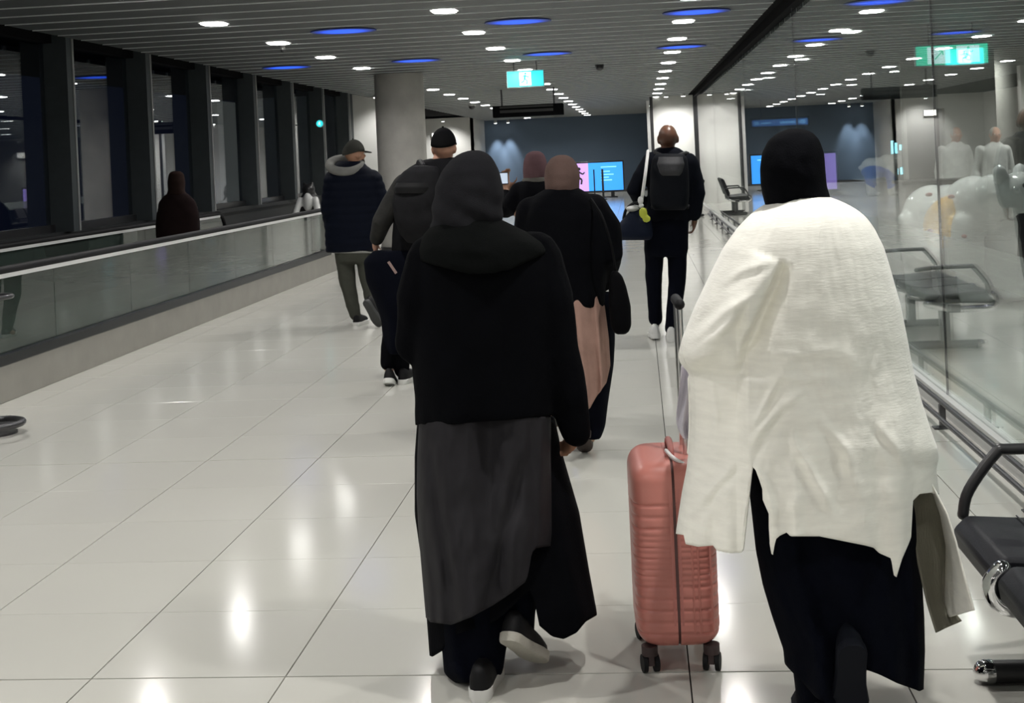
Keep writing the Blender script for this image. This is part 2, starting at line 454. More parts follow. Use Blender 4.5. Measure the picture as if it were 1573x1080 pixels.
# lounge floor behind the glass
b = MB(); b.box((1.886, -12.6, -.012), (16, 62, 0)); obj('lounge_floor', b, mat('lounge_stone', (.42, .42, .40), .2, var=.05, vscale=1.2), fl)
b = MB(); b.box((-9.5, 19.9, -.012), (-5.2, 62, -.0005)); obj('floor_margin', b, M_TILE, fl)

# ceiling: void, planks across the corridor, slot beside the glass
ce = empty('ceiling', (0, 0, ZC), 'grey ceiling of wide metal planks laid across the concourse', None, None, 'structure')
b = MB(); b.box((-9.5, -12.6, ZC + .16), (16, 62, ZC + .26)); obj('void', b, M_DARK, ce)
PP = .594
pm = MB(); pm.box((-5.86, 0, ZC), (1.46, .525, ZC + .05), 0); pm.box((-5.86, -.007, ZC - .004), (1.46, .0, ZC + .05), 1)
pmesh = make_mesh(pm, [M_PLANK, M_PLANKEDGE_LIT])
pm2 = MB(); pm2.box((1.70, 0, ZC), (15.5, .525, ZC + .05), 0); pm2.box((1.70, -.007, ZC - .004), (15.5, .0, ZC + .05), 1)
pmesh2 = make_mesh(pm2, [M_PLANK, M_PLANKEDGE_LIT])
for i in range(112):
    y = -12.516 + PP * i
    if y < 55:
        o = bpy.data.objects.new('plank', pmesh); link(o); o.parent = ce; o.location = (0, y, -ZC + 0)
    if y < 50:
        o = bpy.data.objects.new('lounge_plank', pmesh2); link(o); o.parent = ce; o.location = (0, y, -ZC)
b = MB(); b.box((1.60, -12.6, ZC - .06), (1.70, 37.4, ZC + .16)); b.box((1.46, -12.6, ZC + .06), (1.6, 37.4, ZC + .10)); obj('glass_head', b, M_DARK, ce)

# window wall on the left
wl = empty('wall_left', (XW, 0, 0), 'dark night windows with deep grey fins along the left side', None, None, 'structure')
b = MB(); b.box((XW - .1, -12.6, 0), (XW + .1, 30, .86)); b.box((XW - .12, -12.6, .86), (XW + .16, 30, .92)); obj('sill', b, mat('sill_grey', (.028, .03, .032), .6, spec=.2), wl)
b = MB(); b.box((XW - .06, -12.6, ZC + .02), (XW + .10, 30, ZC + .4)); obj('header', b, M_DARK, wl)
FIN = [14.6 + 2.45 * i for i in range(-11, 7)]
for i, y in enumerate(FIN):
    b = MB(); b.box((XW - .05, y - .09, .92), (XW + .26, y + .09, ZC + .3)); b.box((XW + .26, y + .05, .92), (XW + .268, y + .095, ZC + .3), 1)
    obj('fin', b, [M_FIN, mat('fin_edge', (.25, .25, .25), .4)], wl)
    if i < len(FIN) - 1:
        b = MB(); b.box((XW - .010, y + .09, .92), (XW + .0, FIN[i + 1] - .09, ZC + .05)); obj('pane', b, M_WINGLASS, wl)
        b = MB()
        b.box((XW - .02, y + .09, .92), (XW + .05, FIN[i + 1] - .09, 1.0)); obj('bottom_rail', b, M_BLACKMETAL, wl)
# end of the window wall and the far room
wb = empty('wall_back', (0, 55, 0), 'blue grey far wall with white side walls at the end of the concourse', None, None, 'structure')
b = MB(); b.box((-6.05, 55, 0), (.7, 55.2, ZC + .1)); obj('blue_wall', b, M_BLUEWALL, wb)
b = MB(); b.box((-9.4, 51, 0), (-6.05, 51.2, ZC + .1)); b.box((-6.15, 51, 0), (-6.05, 55.2, ZC + .1)); obj('white_return', b, M_WHITEWALL, wb)
b = MB(); b.box((-9.5, 30, 0), (-9.3, 51.2, ZC + .1)); obj('side_wall', b, M_WHITEWALL, wb)
b = MB(); b.box((-8.5, 30.0, 0), (-4.9, 30.25, ZC + .1)); obj('white_panel', b, M_WHITEWALL, wb)
b = MB(); b.box((-6.5, 29.6, 0), (-6.22, 30.0, ZC + .1)); obj('window_end_post', b, M_FIN, wb)
wr = empty('wall_end', (1, 37.6, 0), 'white lit wall panel with a dark edge beside the glass partition', None, None, 'structure')
b = MB(); b.box((.50, 37.6, 0), (1.60, 37.8, ZC)); b.box((.50, 37.8, 0), (.7, 55.2, ZC)); obj('white_panel', b, M_WHITEWALL, wr)
b = MB(); b.box((.42, 37.52, 0), (.50, 37.62, ZC)); obj('dark_edge', b, M_BLACKMETAL, wr)
b = MB(); b.box((.33, 37.5, 0), (.41, 37.6, ZC - .1)); obj('edge_trim', b, M_ALUM, wr)
b = MB(); b.box((1.59, 37.4, 0), (1.67, 37.6, ZC)); obj('dark_jamb', b, M_BLACKMETAL, wr)
bk = empty('wall_rear', (0, -12.5, 0), 'plain wall closing the concourse far behind the walkers', None, None, 'structure')
b = MB(); b.box((-9.5, -12.7, 0), (16, -12.5, ZC + .2)); obj('wall_face', b, mat('rear_grey', (.3, .3, .29), .7), bk)

# glass partition on the right
gp = empty('wall_right', (XG, 0, 0), 'tall frameless glass partition along the right side', None, None, 'structure')
JY = [-12.6, -5.25, 1.25, 7.75, 14.25, 20.8, 29.0, 37.4]
for i in range(len(JY) - 1):
    b = MB(); b.box((XG, JY[i] + .006, .10), (XG + .012, JY[i + 1] - .006, ZC - .05)); obj('pane', b, M_GLASS, gp)
    b = MB(); b.box((XG + .013, JY[i] + .02, .80), (XG + .015, JY[i + 1] - .02, .98)); obj('frosted_band', b, M_FROST, gp)
    if i:
        b = MB(); b.box((XG, JY[i] - .005, .10), (XG + .012, JY[i] + .005, ZC - .05)); obj('joint', b, M_STEEL, gp)
b = MB(); b.box((XG - .035, -12.6, 0), (XG + .05, 37.4, .10)); obj('base_channel', b, M_ALUM, gp)
# lounge shell behind the glass
ll = empty('wall_lounge', (9, 30, 0), 'grey lounge walls and pillars behind the glass partition', None, None, 'structure')
M_LW = mat('lounge_wall', (.40, .40, .38), .6, var=.04)
b = MB(); b.box((15.4, -12.6, 0), (15.6, 50, ZC + .1)); b.box((1.7, 50, 0), (15.6, 50.2, ZC + .1)); obj('shell', b, mat('lounge_shell', (.2, .21, .23), .7), ll)
# back wall piece with a dark doorway, seen between the pillars
p0, p1 = P(1393, 200, 26), P(1452, 200, 26)
b = MB(); b.box((p0.x - .06, 26, 2.05), (8.6, 26.2, ZC)); b.box((p1.x, 26, 0), (8.6, 26.2, 2.05)); b.box((p0.x - .06, 26, 0), (p0.x, 26.2, 2.05)); obj('wall_piece', b, M_LW, ll)
b = MB(); b.box((p0.x, 26.5, 0), (p1.x, 26.6, 2.1)); obj('doorway', b, mat('doorway_dark', (.012, .012, .012), .9, spec=.05), ll)
for px in (1565, ):
    c = P(px, 210, 24); b = MB(); b.cyl((c.x, 24, 0), (c.x, 24, ZC), .34, 28); obj('pillar', b, M_CONC, ll, True)

# round concrete column
c0 = P(616, 200, 22.6)
cl = empty('column', (c0.x, 22.6, 0), 'round bare concrete column standing past the moving walkway', None, None, 'structure')
b = MB(); b.cyl((c0.x, 22.6, 0), (c0.x, 22.6, ZC + .1), .41, 48)
obj('shaft', b, M_CONC, cl, True)
b = MB(); b.cyl((c0.x, 22.6, 0), (c0.x, 22.6, .12), .425, 48); obj('base_ring', b, M_STEEL, cl, True)

# ------------------------------------------------------------------ ceiling downlights
fm = MB(); lm = MB()
fm.disc((0, 0), .135, .19, -.002, .05, 24, e=3.2); lm.disc((0, 0), .115, .165, -.012, .02, 24, e=3.2)
fmesh = make_mesh(fm, M_LENSFRAME, smooth=True); lmesh = make_mesh(lm, M_LENS, smooth=True)
al = bpy.data.lights.new('downlight', 'AREA'); al.shape = 'DISK'; al.size = .08; al.energy = LAMP_W; al.color = (1., .975, .93); al.spread = math.radians(147)
ORD = ['first', 'second', 'third', 'fourth', 'fifth', 'sixth', 'seventh', 'eighth', 'ninth', 'tenth', 'eleventh', 'twelfth', 'thirteenth', 'fourteenth', 'fifteenth', 'sixteenth', 'seventeenth', 'eighteenth']
ROWN = {-4.1: 'row beside the windows', -1.8: 'middle row of the concourse', .6: 'row beside the glass partition'}
for x in LAMP_X:
    n = 0
    for y in LAMP_Y:
        if y > 54: continue
        vis = y > 13.0
        if vis: lab = 'white oblong ceiling downlight, %s from the near end of the %s' % (ORD[n], ROWN[x]); n += 1
        else: lab = 'white downlight overhead nearer than the view, %s of the %s' % (ORD[LAMP_Y.index(y)], ROWN[x])
        o = empty('ceiling_light', (x, y, ZC), lab, 'ceiling light', 'downlights of the concourse')
        for nm, me in (('frame', fmesh), ('lens', lmesh)):
            c = bpy.data.objects.new(nm, me); link(c); c.parent = o
        l = bpy.data.objects.new('downlight', al); link(l); l.parent = o; l.location = (0, 0, -.03); l.visible_camera = False
al2 = al.copy(); al2.energy = LOUNGE_W
for x in (2.9, 5.6, 9.5):  # the line nearest the glass is added to brighten the bear statue
    for y in (3, 8, 13, 18.5, 24, 30, 36, 42):
        o = empty('lounge_light', (x, y, ZC), 'small lounge downlight behind the glass, %s of the %s line from it' % (ORD[int([3, 8, 13, 18.5, 24, 30, 36, 42].index(y))], ORD[(2.9, 5.6, 9.5).index(x)]), 'ceiling light', 'downlights of the lounge')
        for nm, me in (('frame', fmesh), ('lens', lmesh)):
            c = bpy.data.objects.new(nm, me); link(c); c.parent = o
        l = bpy.data.objects.new('downlight', al2); link(l); l.parent = o; l.location = (0, 0, -.03); l.visible_camera = False
# blue recessed lights: a glowing diffuser, brightest at its middle
bm_ = bpy.data.materials.new('blue_diffuser'); bm_.use_nodes = True; nt = bm_.node_tree
tc = nt.nodes.new('ShaderNodeTexCoord'); ln = nt.nodes.new('ShaderNodeVectorMath'); ln.operation = 'LENGTH'
mpn = nt.nodes.new('ShaderNodeMapping'); mpn.inputs['Scale'].default_value = (1 / .36, 1 / .32, 0)
nt.links.new(tc.outputs['Object'], mpn.inputs[0]); nt.links.new(mpn.outputs[0], ln.inputs[0])
rr = nt.nodes.new('ShaderNodeMapRange'); rr.interpolation_type = 'SMOOTHSTEP'; rr.inputs[1].default_value = .35; rr.inputs[2].default_value = 1.; rr.inputs[3].default_value = 1.35; rr.inputs[4].default_value = .05
nt.links.new(ln.outputs['Value'], rr.inputs[0])
pb = nt.nodes['Principled BSDF']; pb.inputs['Base Color'].default_value = (.050, .057, .060, 1); pb.inputs['Roughness'].default_value = .8; pb.inputs['Emission Color'].default_value = (.012, .085, .85, 1)
nt.links.new(rr.outputs[0], pb.inputs['Emission Strength'])
bl = MB(); bl.disc((0, 0), .36, .32, -.0015, .004, 40); blm = make_mesh(bl, bm_, smooth=True)
br = MB(); br.disc((0, 0), .35, .31, .0, .010, 40); brm = make_mesh(br, M_PLANK, smooth=True)
BN = {-5.0: 'beside the windows', -3.1: 'second from the windows', -1.2: 'above the middle of the concourse', .7: 'beside the glass partition'}
for y, w in ((9.85, 'overhead row'), (14.75, 'nearer row in view'), (19.65, 'farther row in view')):
    for x in (-5.0, -3.1, -1.2, .7):
        if x == -5.0 and y < 18: continue
        o = empty('blue_light', (x, y - .1, ZC - .012), 'round blue ceiling light %s, %s' % (BN[x], w), 'ceiling light', 'blue ceiling lights')
        for nm, me in (('rim', brm), ('diffuser', blm)):
            c = bpy.data.objects.new(nm, me); link(c); c.parent = o

# ------------------------------------------------------------------ moving walkway
YE = 19.3
mw = empty('moving_walkway', (-5.2, 8, 0), 'moving walkway with greenish glass balustrades beside the dark windows', 'moving walkway')
b = MB(); b.box((-5.85, -4, .0), (-12.6, YE + .3, .02)); obj('belt', b, mat('walk_belt', (.04, .04, .042), .55, bump=.3, bscale=90, stretch=(8, 1, 1)), mw)
for sx, xo, xi in ((1, -4.36, -12.62), (-1, -6.02, -5.80)):
    b = MB(); b.box((xo, -4, 0), (xi, YE + .1, .25)); b.disc((( xo + xi) / 2, YE + .1), abs(xo - xi) / 2, .28, 0, .25, 24); obj('plinth', b, M_PLINTH, mw, bevel=.006)
    xm = xo - sx * .045
    b = MB(); b.box((xm - .05, -4, .25), (xm + .05, YE - .2, .325)); obj('skirt', b, M_SKIRT, mw, bevel=.006)
    y = -4.
    while y < YE - 1.2:
        y2 = min(y + 1.55, YE - 1.15)
        b = MB(); b.box((xm - .006, y + .004, .32), (xm + .006, y2 - .004, .855)); obj('glass_panel', b, M_GREENGLASS, mw)
        y = y2 if y2 < YE - 1.15 else 99
    # rounded end panel
    R_ = []
    pts = [(YE - 1.14, .32), (YE - .2, .32)] + [(YE - .2 + .285 * math.cos(q), .588 + .268 * math.sin(q)) for q in np.linspace(-PI / 2, PI / 2, 12)] + [(YE - 1.14, .855)]
    b = MB(); b.rings([[(xm - .006, a, z) for a, z in pts], [(xm + .006, a, z) for a, z in pts]]); obj('end_panel', b, glassmat('end_glass', (.35, .42, .40), f0=.06), mw)
    path = [(xm, -4, .89), (xm, YE - .2, .89)] + [(xm, YE - .2 + .30 * math.cos(q), .59 + .30 * math.sin(q)) for q in np.linspace(PI / 2 - .2, -PI / 2, 12)] + [(xm, YE - 1.0, .31)]
    b = MB(); b.tube(path, .033, 12); obj('handrail', b, M_RUBBER, mw, True)
    b = MB(); b.box((xm + sx * .012, -4, .842), (xm + sx * .03, YE - .2, .872)); b.box((xm - .03, -4, .842), (xm + .03, YE - .2, .872)) if sx < 0 else None; obj('rail_profile', b, mat('rail_white', (.74, .75, .74), .35), mw)

# ------------------------------------------------------------------ low crash rail along the glass
rl = empty('crash_rail', (1.53, 8, 0), 'low steel double crash rail on short posts along the glass partition', 'rail')
for dx, z in ((0, .135), (-.045, .085)):
    b = MB(); b.tube([(1.53 + dx, -4, z), (1.53 + dx, 30, z)], .013, 12, False); obj('rail', b, M_STEEL, rl, True)
y = 5.66 - 1.68 * 5
while y < 30:
    b = MB(); b.box((1.515, y - .02, 0), (1.545, y + .02, .125)); b.box((1.48, y - .035, 0), (1.57, y + .035, .008)); obj('post', b, M_STEEL, rl, bevel=.003)
    y += 1.68
# ================================================================== SIGNS, FIXTURES
M_CYAN = mat('sign_cyan', (.02, .35, .36), .4, emit=(.03, .62, .66), es=1.0)
M_GREEN = mat('sign_green', (.02, .35, .25), .4, emit=(.03, .60, .38), es=1.0)
M_PALE = mat('sign_pale', (.8, .9, .9), .4, emit=(.62, .95, .95), es=.9)
M_SIGNCASE = mat('sign_case', (.35, .45, .45), .4)
def running_man(b, x, y, z, s):
    """flat pictogram facing -Y"""
    def bar(a, c, w):
        a = Vector((a[0], 0, a[1])); c = Vector((c[0], 0, c[1])); d = (c - a).normalized(); n = Vector((-d.z, 0, d.x)) * w
        o = Vector((x, y, z)); q = [o + (a + n) * s, o + (c + n) * s, o + (c - n) * s, o + (a - n) * s]
        b.rings([[v for v in q], [v + Vector((0, .003, 0)) for v in q]])
    b.tube([(x + .02 * s, y, z + .36 * s), (x + .02 * s, y + .003, z + .36 * s)], .08 * s, 10, False)
    bar((0, .26), (-.06, -.02), .07); bar((-.06, 0), (.14, -.16), .045); bar((.14, -.16), (.10, -.38), .04); bar((-.06, 0), (-.12, -.2), .045); bar((-.12, -.2), (-.32, -.24), .04)
    bar((0, .22), (.2, .1), .035); bar((.2, .1), (.28, .2), .03); bar((0, .22), (-.2, .16), .035); bar((-.2, .16), (-.24, 0), .03)
def exit_sign(x, y, z, w, h, label, m, extra=False, hang=True):
    o = empty('exit_sign', (x, y, z), label, 'sign')
    b = MB(); b.box((x - w / 2, y, z - h / 2), (x + w / 2, y + .06, z + h / 2)); obj('case', b, M_SIGNCASE, o, bevel=.008)
    b = MB(); b.box((x - w / 2 + .012, y - .006, z - h / 2 + .012), (x + w / 2 - .012, y - .001, z + h / 2 - .012)); obj('face', b, m, o)
    xs = (-.18 * w, .22 * w) if extra else (0,)
    for i, xx in enumerate(xs):
        b = MB(); b.box((x + xx - .09 * (w / .58), y - .010, z - h * .40), (x + xx + .09 * (w / .58), y - .007, z + h * .40)); pn = obj('pictogram_panel', b, M_PALE, o)
        b = MB()
        if extra and i == 0:
            for a, c in (((-.05, -.05), (.05, .05)), ((.05, .05), (.0, .055)), ((.05, .05), (.055, 0.))):
                a = Vector((x + xx + a[0], y - .0125, z + a[1])); c = Vector((x + xx + c[0], y - .0125, z + c[1])); b.tube([a, c], .008, 6, False)
            obj('arrow', b, m, pn)
        else:
            running_man(b, x + xx, y - .014, z, .22); obj('running_figure', b, m, pn)
    if hang:
        for xx in (-w * .3, w * .3): b = MB(); b.cyl((x + xx, y + .03, z + h / 2), (x + xx, y + .03, ZC + .02), .008, 8); obj('hanger', b, M_STEEL, o, True)
    return o
p = P(807, 121, 21)
exit_sign(p.x, 21, p.z, .58, .26, 'cyan lit exit sign with a running figure hanging from the corridor ceiling', M_CYAN)
p = P(1462, 84, 18)
exit_sign(p.x, 18, p.z, .92, .27, 'green lit exit sign with an arrow and a running figure, behind the glass', M_GREEN, True)
p = P(492, 190, 26.4)
o = empty('exit_light', tuple(p), 'small round green exit light on the last dark window post', 'sign')
b = MB(); b.cyl((p.x, 26.4, p.z), (p.x, 26.35, p.z), .075, 20); obj('case', b, M_SIGNCASE, o, True)
b = MB(); b.cyl((p.x, 26.35, p.z), (p.x, 26.34, p.z), .065, 20); obj('face', b, M_CYAN, o, True)
b = MB(); running_man(b, p.x, 26.33, p.z, .10); obj('running_figure', b, M_PALE, o)
b = MB(); b.tube([(p.x, 26.4, p.z), (XW + .2, 26.8, p.z)], .015, 8); obj('bracket', b, M_STEEL, o, True)
# dark hanging board
p0, p1 = P(757, 181, 29.5), P(865, 158, 29.5)
o = empty('hanging_board', ((p0.x + p1.x) / 2, 29.5, p0.z), 'black unlit direction board hanging from the ceiling before the far wall', 'sign')
b = MB(); b.box((p0.x, 29.5, p0.z), (p1.x, 29.75, p1.z)); obj('case', b, M_DARK, o, bevel=.01)
b = MB(); b.box((p0.x + .16, 29.48, p0.z + .09), (p1.x - .22, 29.498, p0.z + .15)); b.box((p0.x + .16, 29.48, p0.z + .19), (p1.x - .22, 29.498, p0.z + .23)); obj('face_strip', b, mat('board_strip', (.03, .03, .031), .6), o)
for x in (p0.x + .2, p1.x - .2): b = MB(); b.cyl((x, 29.6, p1.z), (x, 29.6, ZC + .02), .02, 10); obj('hanger', b, M_STEEL, o, True)
def dome_cam(px, py, Y, label, c=M_BLACKMETAL, r=.075):
    p = P(px, py, Y); o = empty('security_camera', (p.x, Y, ZC), label, 'camera')
    b = MB(); b.cyl((p.x, Y, ZC), (p.x, Y, ZC - .04), r, 20); obj('mount', b, M_ALUM if c is not M_BLACKMETAL else c, o, True)
    b = MB(); b.ell((p.x, Y, ZC - .05), (r * .92, r * .92, r * .8), 20, 12); obj('dome', b, M_BLACKMETAL, o, True)
dome_cam(921, 98, 22.6, 'black dome camera on the ceiling right of the cyan exit sign')
dome_cam(725, 165, 37, 'pale security camera on the ceiling left of the hanging board', M_ALUM, .1)
dome_cam(434, 69, 16.2, 'small sensor dome on the ceiling near the downlights by the windows', M_ALUM, .03)
# far blue display
o_ = P(918, 300, 46)
dx0, dx1, dz0, dz1 = P(880, 294, 46).x, P(958, 294, 46).x, P(918, 293, 46).z, P(918, 250, 46).z
ds = empty('display_screen', ((dx0 + dx1) / 2, 46, 0), 'wide lit display by the far wall, violet at left and blue at right', 'screen')
b = MB(); b.box((dx0 - .05, 46, dz0 - .05), (dx1 + .05, 46.12, dz1 + .05)); obj('case', b, M_BLACKMETAL, ds, bevel=.01)
xm = P(905, 290, 46).x
b = MB(); b.box((dx0, 45.985, dz0), (xm, 45.998, dz1)); obj('violet_screen', b, mat('violet', (.3, .2, .4), .4, emit=(.62, .36, .92), es=.9), ds)
b = MB(); b.box((xm, 45.985, dz0), (dx1, 45.998, dz1)); bs = obj('blue_screen', b, mat('blue', (.05, .2, .5), .4, emit=(.03, .30, .88), es=1.), ds)
b = MB()
for i, (a, w) in enumerate(((.82, .52), (.66, .3), (.55, .42), (.45, .26), (.35, .36))):
    zz = dz0 + (dz1 - dz0) * a; b.box((xm + .42, 45.975, zz), (xm + .42 + w, 45.984, zz + .035))
obj('pale_line', b, mat('screen_line', (.3, .6, .8), .4, emit=(.2, .62, 1.), es=1.), bs)
b = MB()
pv = (dx0 + xm) / 2 - .05; pz = dz0 + .5
running_man(b, pv, 45.97, pz, .7); obj('dark_figure', b, M_BLACKMETAL, ds)
b = MB(); b.box((dx0 + .3, 46.02, 0), (dx0 + .42, 46.1, dz0)); b.box((dx1 - .42, 46.02, 0), (dx1 - .3, 46.1, dz0)); b.box((dx0 + .2, 45.8, 0), (dx1 - .2, 46.3, .03)); obj('stand', b, M_BLACKMETAL, ds)
for i, px in enumerate((914, 927)):
    p = P(px, 303, 44); o = empty('barrier_post', (p.x, 44, 0), ('slim dark barrier post before the far display, the one nearer the violet part' if i == 0 else 'slim dark barrier post before the blue part of the far display'), 'post', 'barrier posts')
    b = MB(); b.cyl((p.x, 44, .03), (p.x, 44, .98), .035 if i else .022, 14); obj('pole', b, M_BLACKMETAL, o, True)
    b = MB(); b.cyl((p.x, 44, 0), (p.x, 44, .03), .12, 24); obj('foot', b, M_BLACKMETAL, o, True)
# wall washer on the blue wall (two slim spots near its left end)
for i, x in enumerate((-5.55, -5.05)):
    o = empty('spot_lamp', (x, 54.55, ZC), 'small ceiling spot grazing the left end of the blue wall, %s from the white wall' % ORD[i], 'ceiling light', 'wall spots')
    b = MB(); b.cyl((x, 54.55, ZC), (x, 54.55, ZC - .1), .06, 16); obj('housing', b, M_ALUM, o, True)
    b = MB(); b.cyl((x, 54.55, ZC - .1), (x, 54.55, ZC - .108), .05, 16); obj('lens', b, M_LENS, o, True)
    sl = bpy.data.lights.new('spot', 'SPOT'); sl.energy = 160; sl.spot_size = math.radians(46); sl.spot_blend = .9; sl.shadow_soft_size = .05; sl.color = (.9, .95, 1)
    so = bpy.data.objects.new('spot', sl); link(so); so.parent = o; so.location = (0, 0, -.14); so.rotation_euler = (math.radians(14), 0, 0)
for i, (x, y, e_, rx, rz, lb) in enumerate(((.85, 36.6, 60, 22, 0, 'added ceiling spot brightening the white end panel, the one farther from the glass'), (1.3, 36.6, 60, 22, 0, 'added ceiling spot brightening the white end panel, the one beside the glass'),
        (-5.5, 29.0, 50, 24, 0, 'added ceiling spot brightening the white panel left of the concrete column'), (-7.0, 49.8, 110, 24, 0, 'added ceiling spot brightening the far white wall right of the column'))):
    o = empty('spot_lamp', (x, y, ZC), lb, 'ceiling light', 'wall spots')  # added spots that brighten the white walls; no such fixtures seen
    b = MB(); b.cyl((x, y, ZC), (x, y, ZC - .06), .06, 16); obj('housing', b, M_ALUM, o, True)
    b = MB(); b.cyl((x, y, ZC - .06), (x, y, ZC - .068), .05, 16); obj('lens', b, M_LENS, o, True)
    sl = bpy.data.lights.new('spot', 'SPOT'); sl.energy = e_; sl.spot_size = math.radians(95); sl.spot_blend = .8; sl.shadow_soft_size = .05; sl.color = (1, .98, .95)
    so = bpy.data.objects.new('spot', sl); link(so); so.parent = o; so.location = (0, 0, -.10); so.rotation_euler = (math.radians(rx + 14), 0, 0)
# sprinkler-like track lamp on the far white wall
p = P(668, 209, 50.9); o = empty('wall_lamp', (p.x, 50.9, p.z), 'small bright wall lamp on the far white wall past the column', 'wall lamp')
b = MB(); b.box((p.x - .12, 50.86, p.z - .12), (p.x + .35, 51.0, p.z + .12)); obj('housing', b, M_ALUM, o, bevel=.02)
b = MB(); b.box((p.x - .1, 50.845, p.z - .1), (p.x + .33, 50.858, p.z + .1)); obj('lens', b, mat('wall_lens', (.9, .9, .85), .4, emit=(1, .97, .9), es=2.5), o)

# ------------------------------------------------------------------ benches along the glass (seats face the corridor)
def bench(ys, label, backs=False):
    """ys: y of the joints between seats, front to back"""
    o = empty('waiting_bench', (1.15, (ys[0] + ys[-1]) / 2, 0), label, 'bench', 'benches along the glass')
    xf, xb = .862, 1.32
    b = MB(); b.box((1.10, ys[0] - .06, .30), (1.19, ys[-1] + .06, .36)); obj('beam', b, M_BLACKMETAL, o, bevel=.008)
    for i in range(len(ys) - 1):
        a, c = ys[i] + .03, ys[i + 1] - .03
        prof = [(xf, .345), (xf - .008, .40), (xf + .03, .437), (xf + .20, .428), (xb - .10, .415), (xb, .43), (xb, .37), (1.1, .355)]
        b = MB(); b.rings([[(x, a, z) for x, z in prof], [(x, c, z) for x, z in prof]]); s = obj('seat', b, M_SEAT, o, True, bevel=.012, angle=50)
        b = MB()
        b.tube([(xf + .17, a + .01, .434), (xf + .17, c - .01, .434)], .0025, 6); obj('seam', b, M_BLACKMETAL, s)
        if not backs: continue
        prof = [(xb - .02, .43), (xb + .03, .44), (xb + .15, .80), (xb + .12, .83), (xb + .08, .79), (xb - .03, .5)]
        b = MB(); b.rings([[(x, a, z) for x, z in prof], [(x, c, z) for x, z in prof]]); obj('backrest', b, M_SEAT, o, True, bevel=.012, angle=50)
    for i, y in enumerate(ys[:-1]):
        # chrome cross arm under the joint, with its round nose
        path = path_smooth([(xf + .015, y, .415), (xf - .012, y, .375), (xf + .02, y, .325), (1.0, y, .315), (1.15, y, .32), (1.32, y, .36)])
        b = MB(); b.tube(path, .026, 12); obj('cross_arm', b, M_CHROME, o, True)
    for y in (ys[0], ys[-1]):
        path = path_smooth([(xf + .03, y, .43), (xf + .05, y, .50), (xf + .13, y, .605), (xf + .17, y, .615), (xb - .06, y, .612), (xb + .06, y, .60)], 5)
        b = MB(); b.tube(path, .0165, 12); obj('armrest', b, M_BLACKMETAL, o, True)
    for y in (ys[0] + .28, ys[-1] - .15) if len(ys) > 2 else ((ys[0] + ys[-1]) / 2,):
        b = MB(); b.box((1.11, y - .03, .03), (1.18, y + .03, .31)); obj('leg', b, M_BLACKMETAL, o, bevel=.006)
        b = MB(); b.tube([(.915, y, .032), (1.40, y, .032)], .031, 14); obj('foot_bar', b, M_BLACKMETAL, o, True)
        b = MB(); b.tube([(.90, y, .032), (.915, y, .032)], .033, 14); obj('foot_cap', b, M_CHROME, o, True)
    return o
bench((2.60, 3.10, 3.58, 4.06), 'black padded waiting bench with chrome arms at the lower right, nearest the camera')
bench((9.8, 10.35, 10.9, 11.45), 'low black waiting bench hidden behind the cream shawl and mirrored in the glass', False)
bench((30.3, 30.8, 31.3, 31.8), 'far grey waiting bench by the white wall panel, beside the walking man', True)

# ------------------------------------------------------------------ steel ring stand at the left edge
g = Vector((-3.90, 7.9, 0))
o = empty('ring_stand', tuple(g), 'slim steel post with two tube rings at the left edge of the floor', 'stand')
b = MB(); pts = [(g.x + .16 * math.cos(q), g.y + .16 * math.sin(q), .06) for q in np.linspace(0, 2 * PI, 41)]; b.tube(pts, .020, 12, False); obj('ring', b, M_STEEL, o, True)
b = MB(); pts = [(g.x + .13 * math.cos(q), g.y + .13 * math.sin(q), .82) for q in np.linspace(0, 2 * PI, 41)]; b.tube(pts, .014, 12, False); obj('upper_ring', b, M_STEEL, o, True)
b = MB(); b.cyl((g.x, g.y, 0), (g.x, g.y, .84), .022, 16); b.cyl((g.x, g.y, 0), (g.x, g.y, .012), .13, 24); obj('post', b, M_STEEL, o, True)
b = MB()
for a in (0, 2.1, 4.2): b.tube([(g.x, g.y, .06), (g.x + .155 * math.cos(a + .1), g.y + .155 * math.sin(a + .1), .06)], .012, 8)
obj('spoke', b, M_STEEL, o, True)

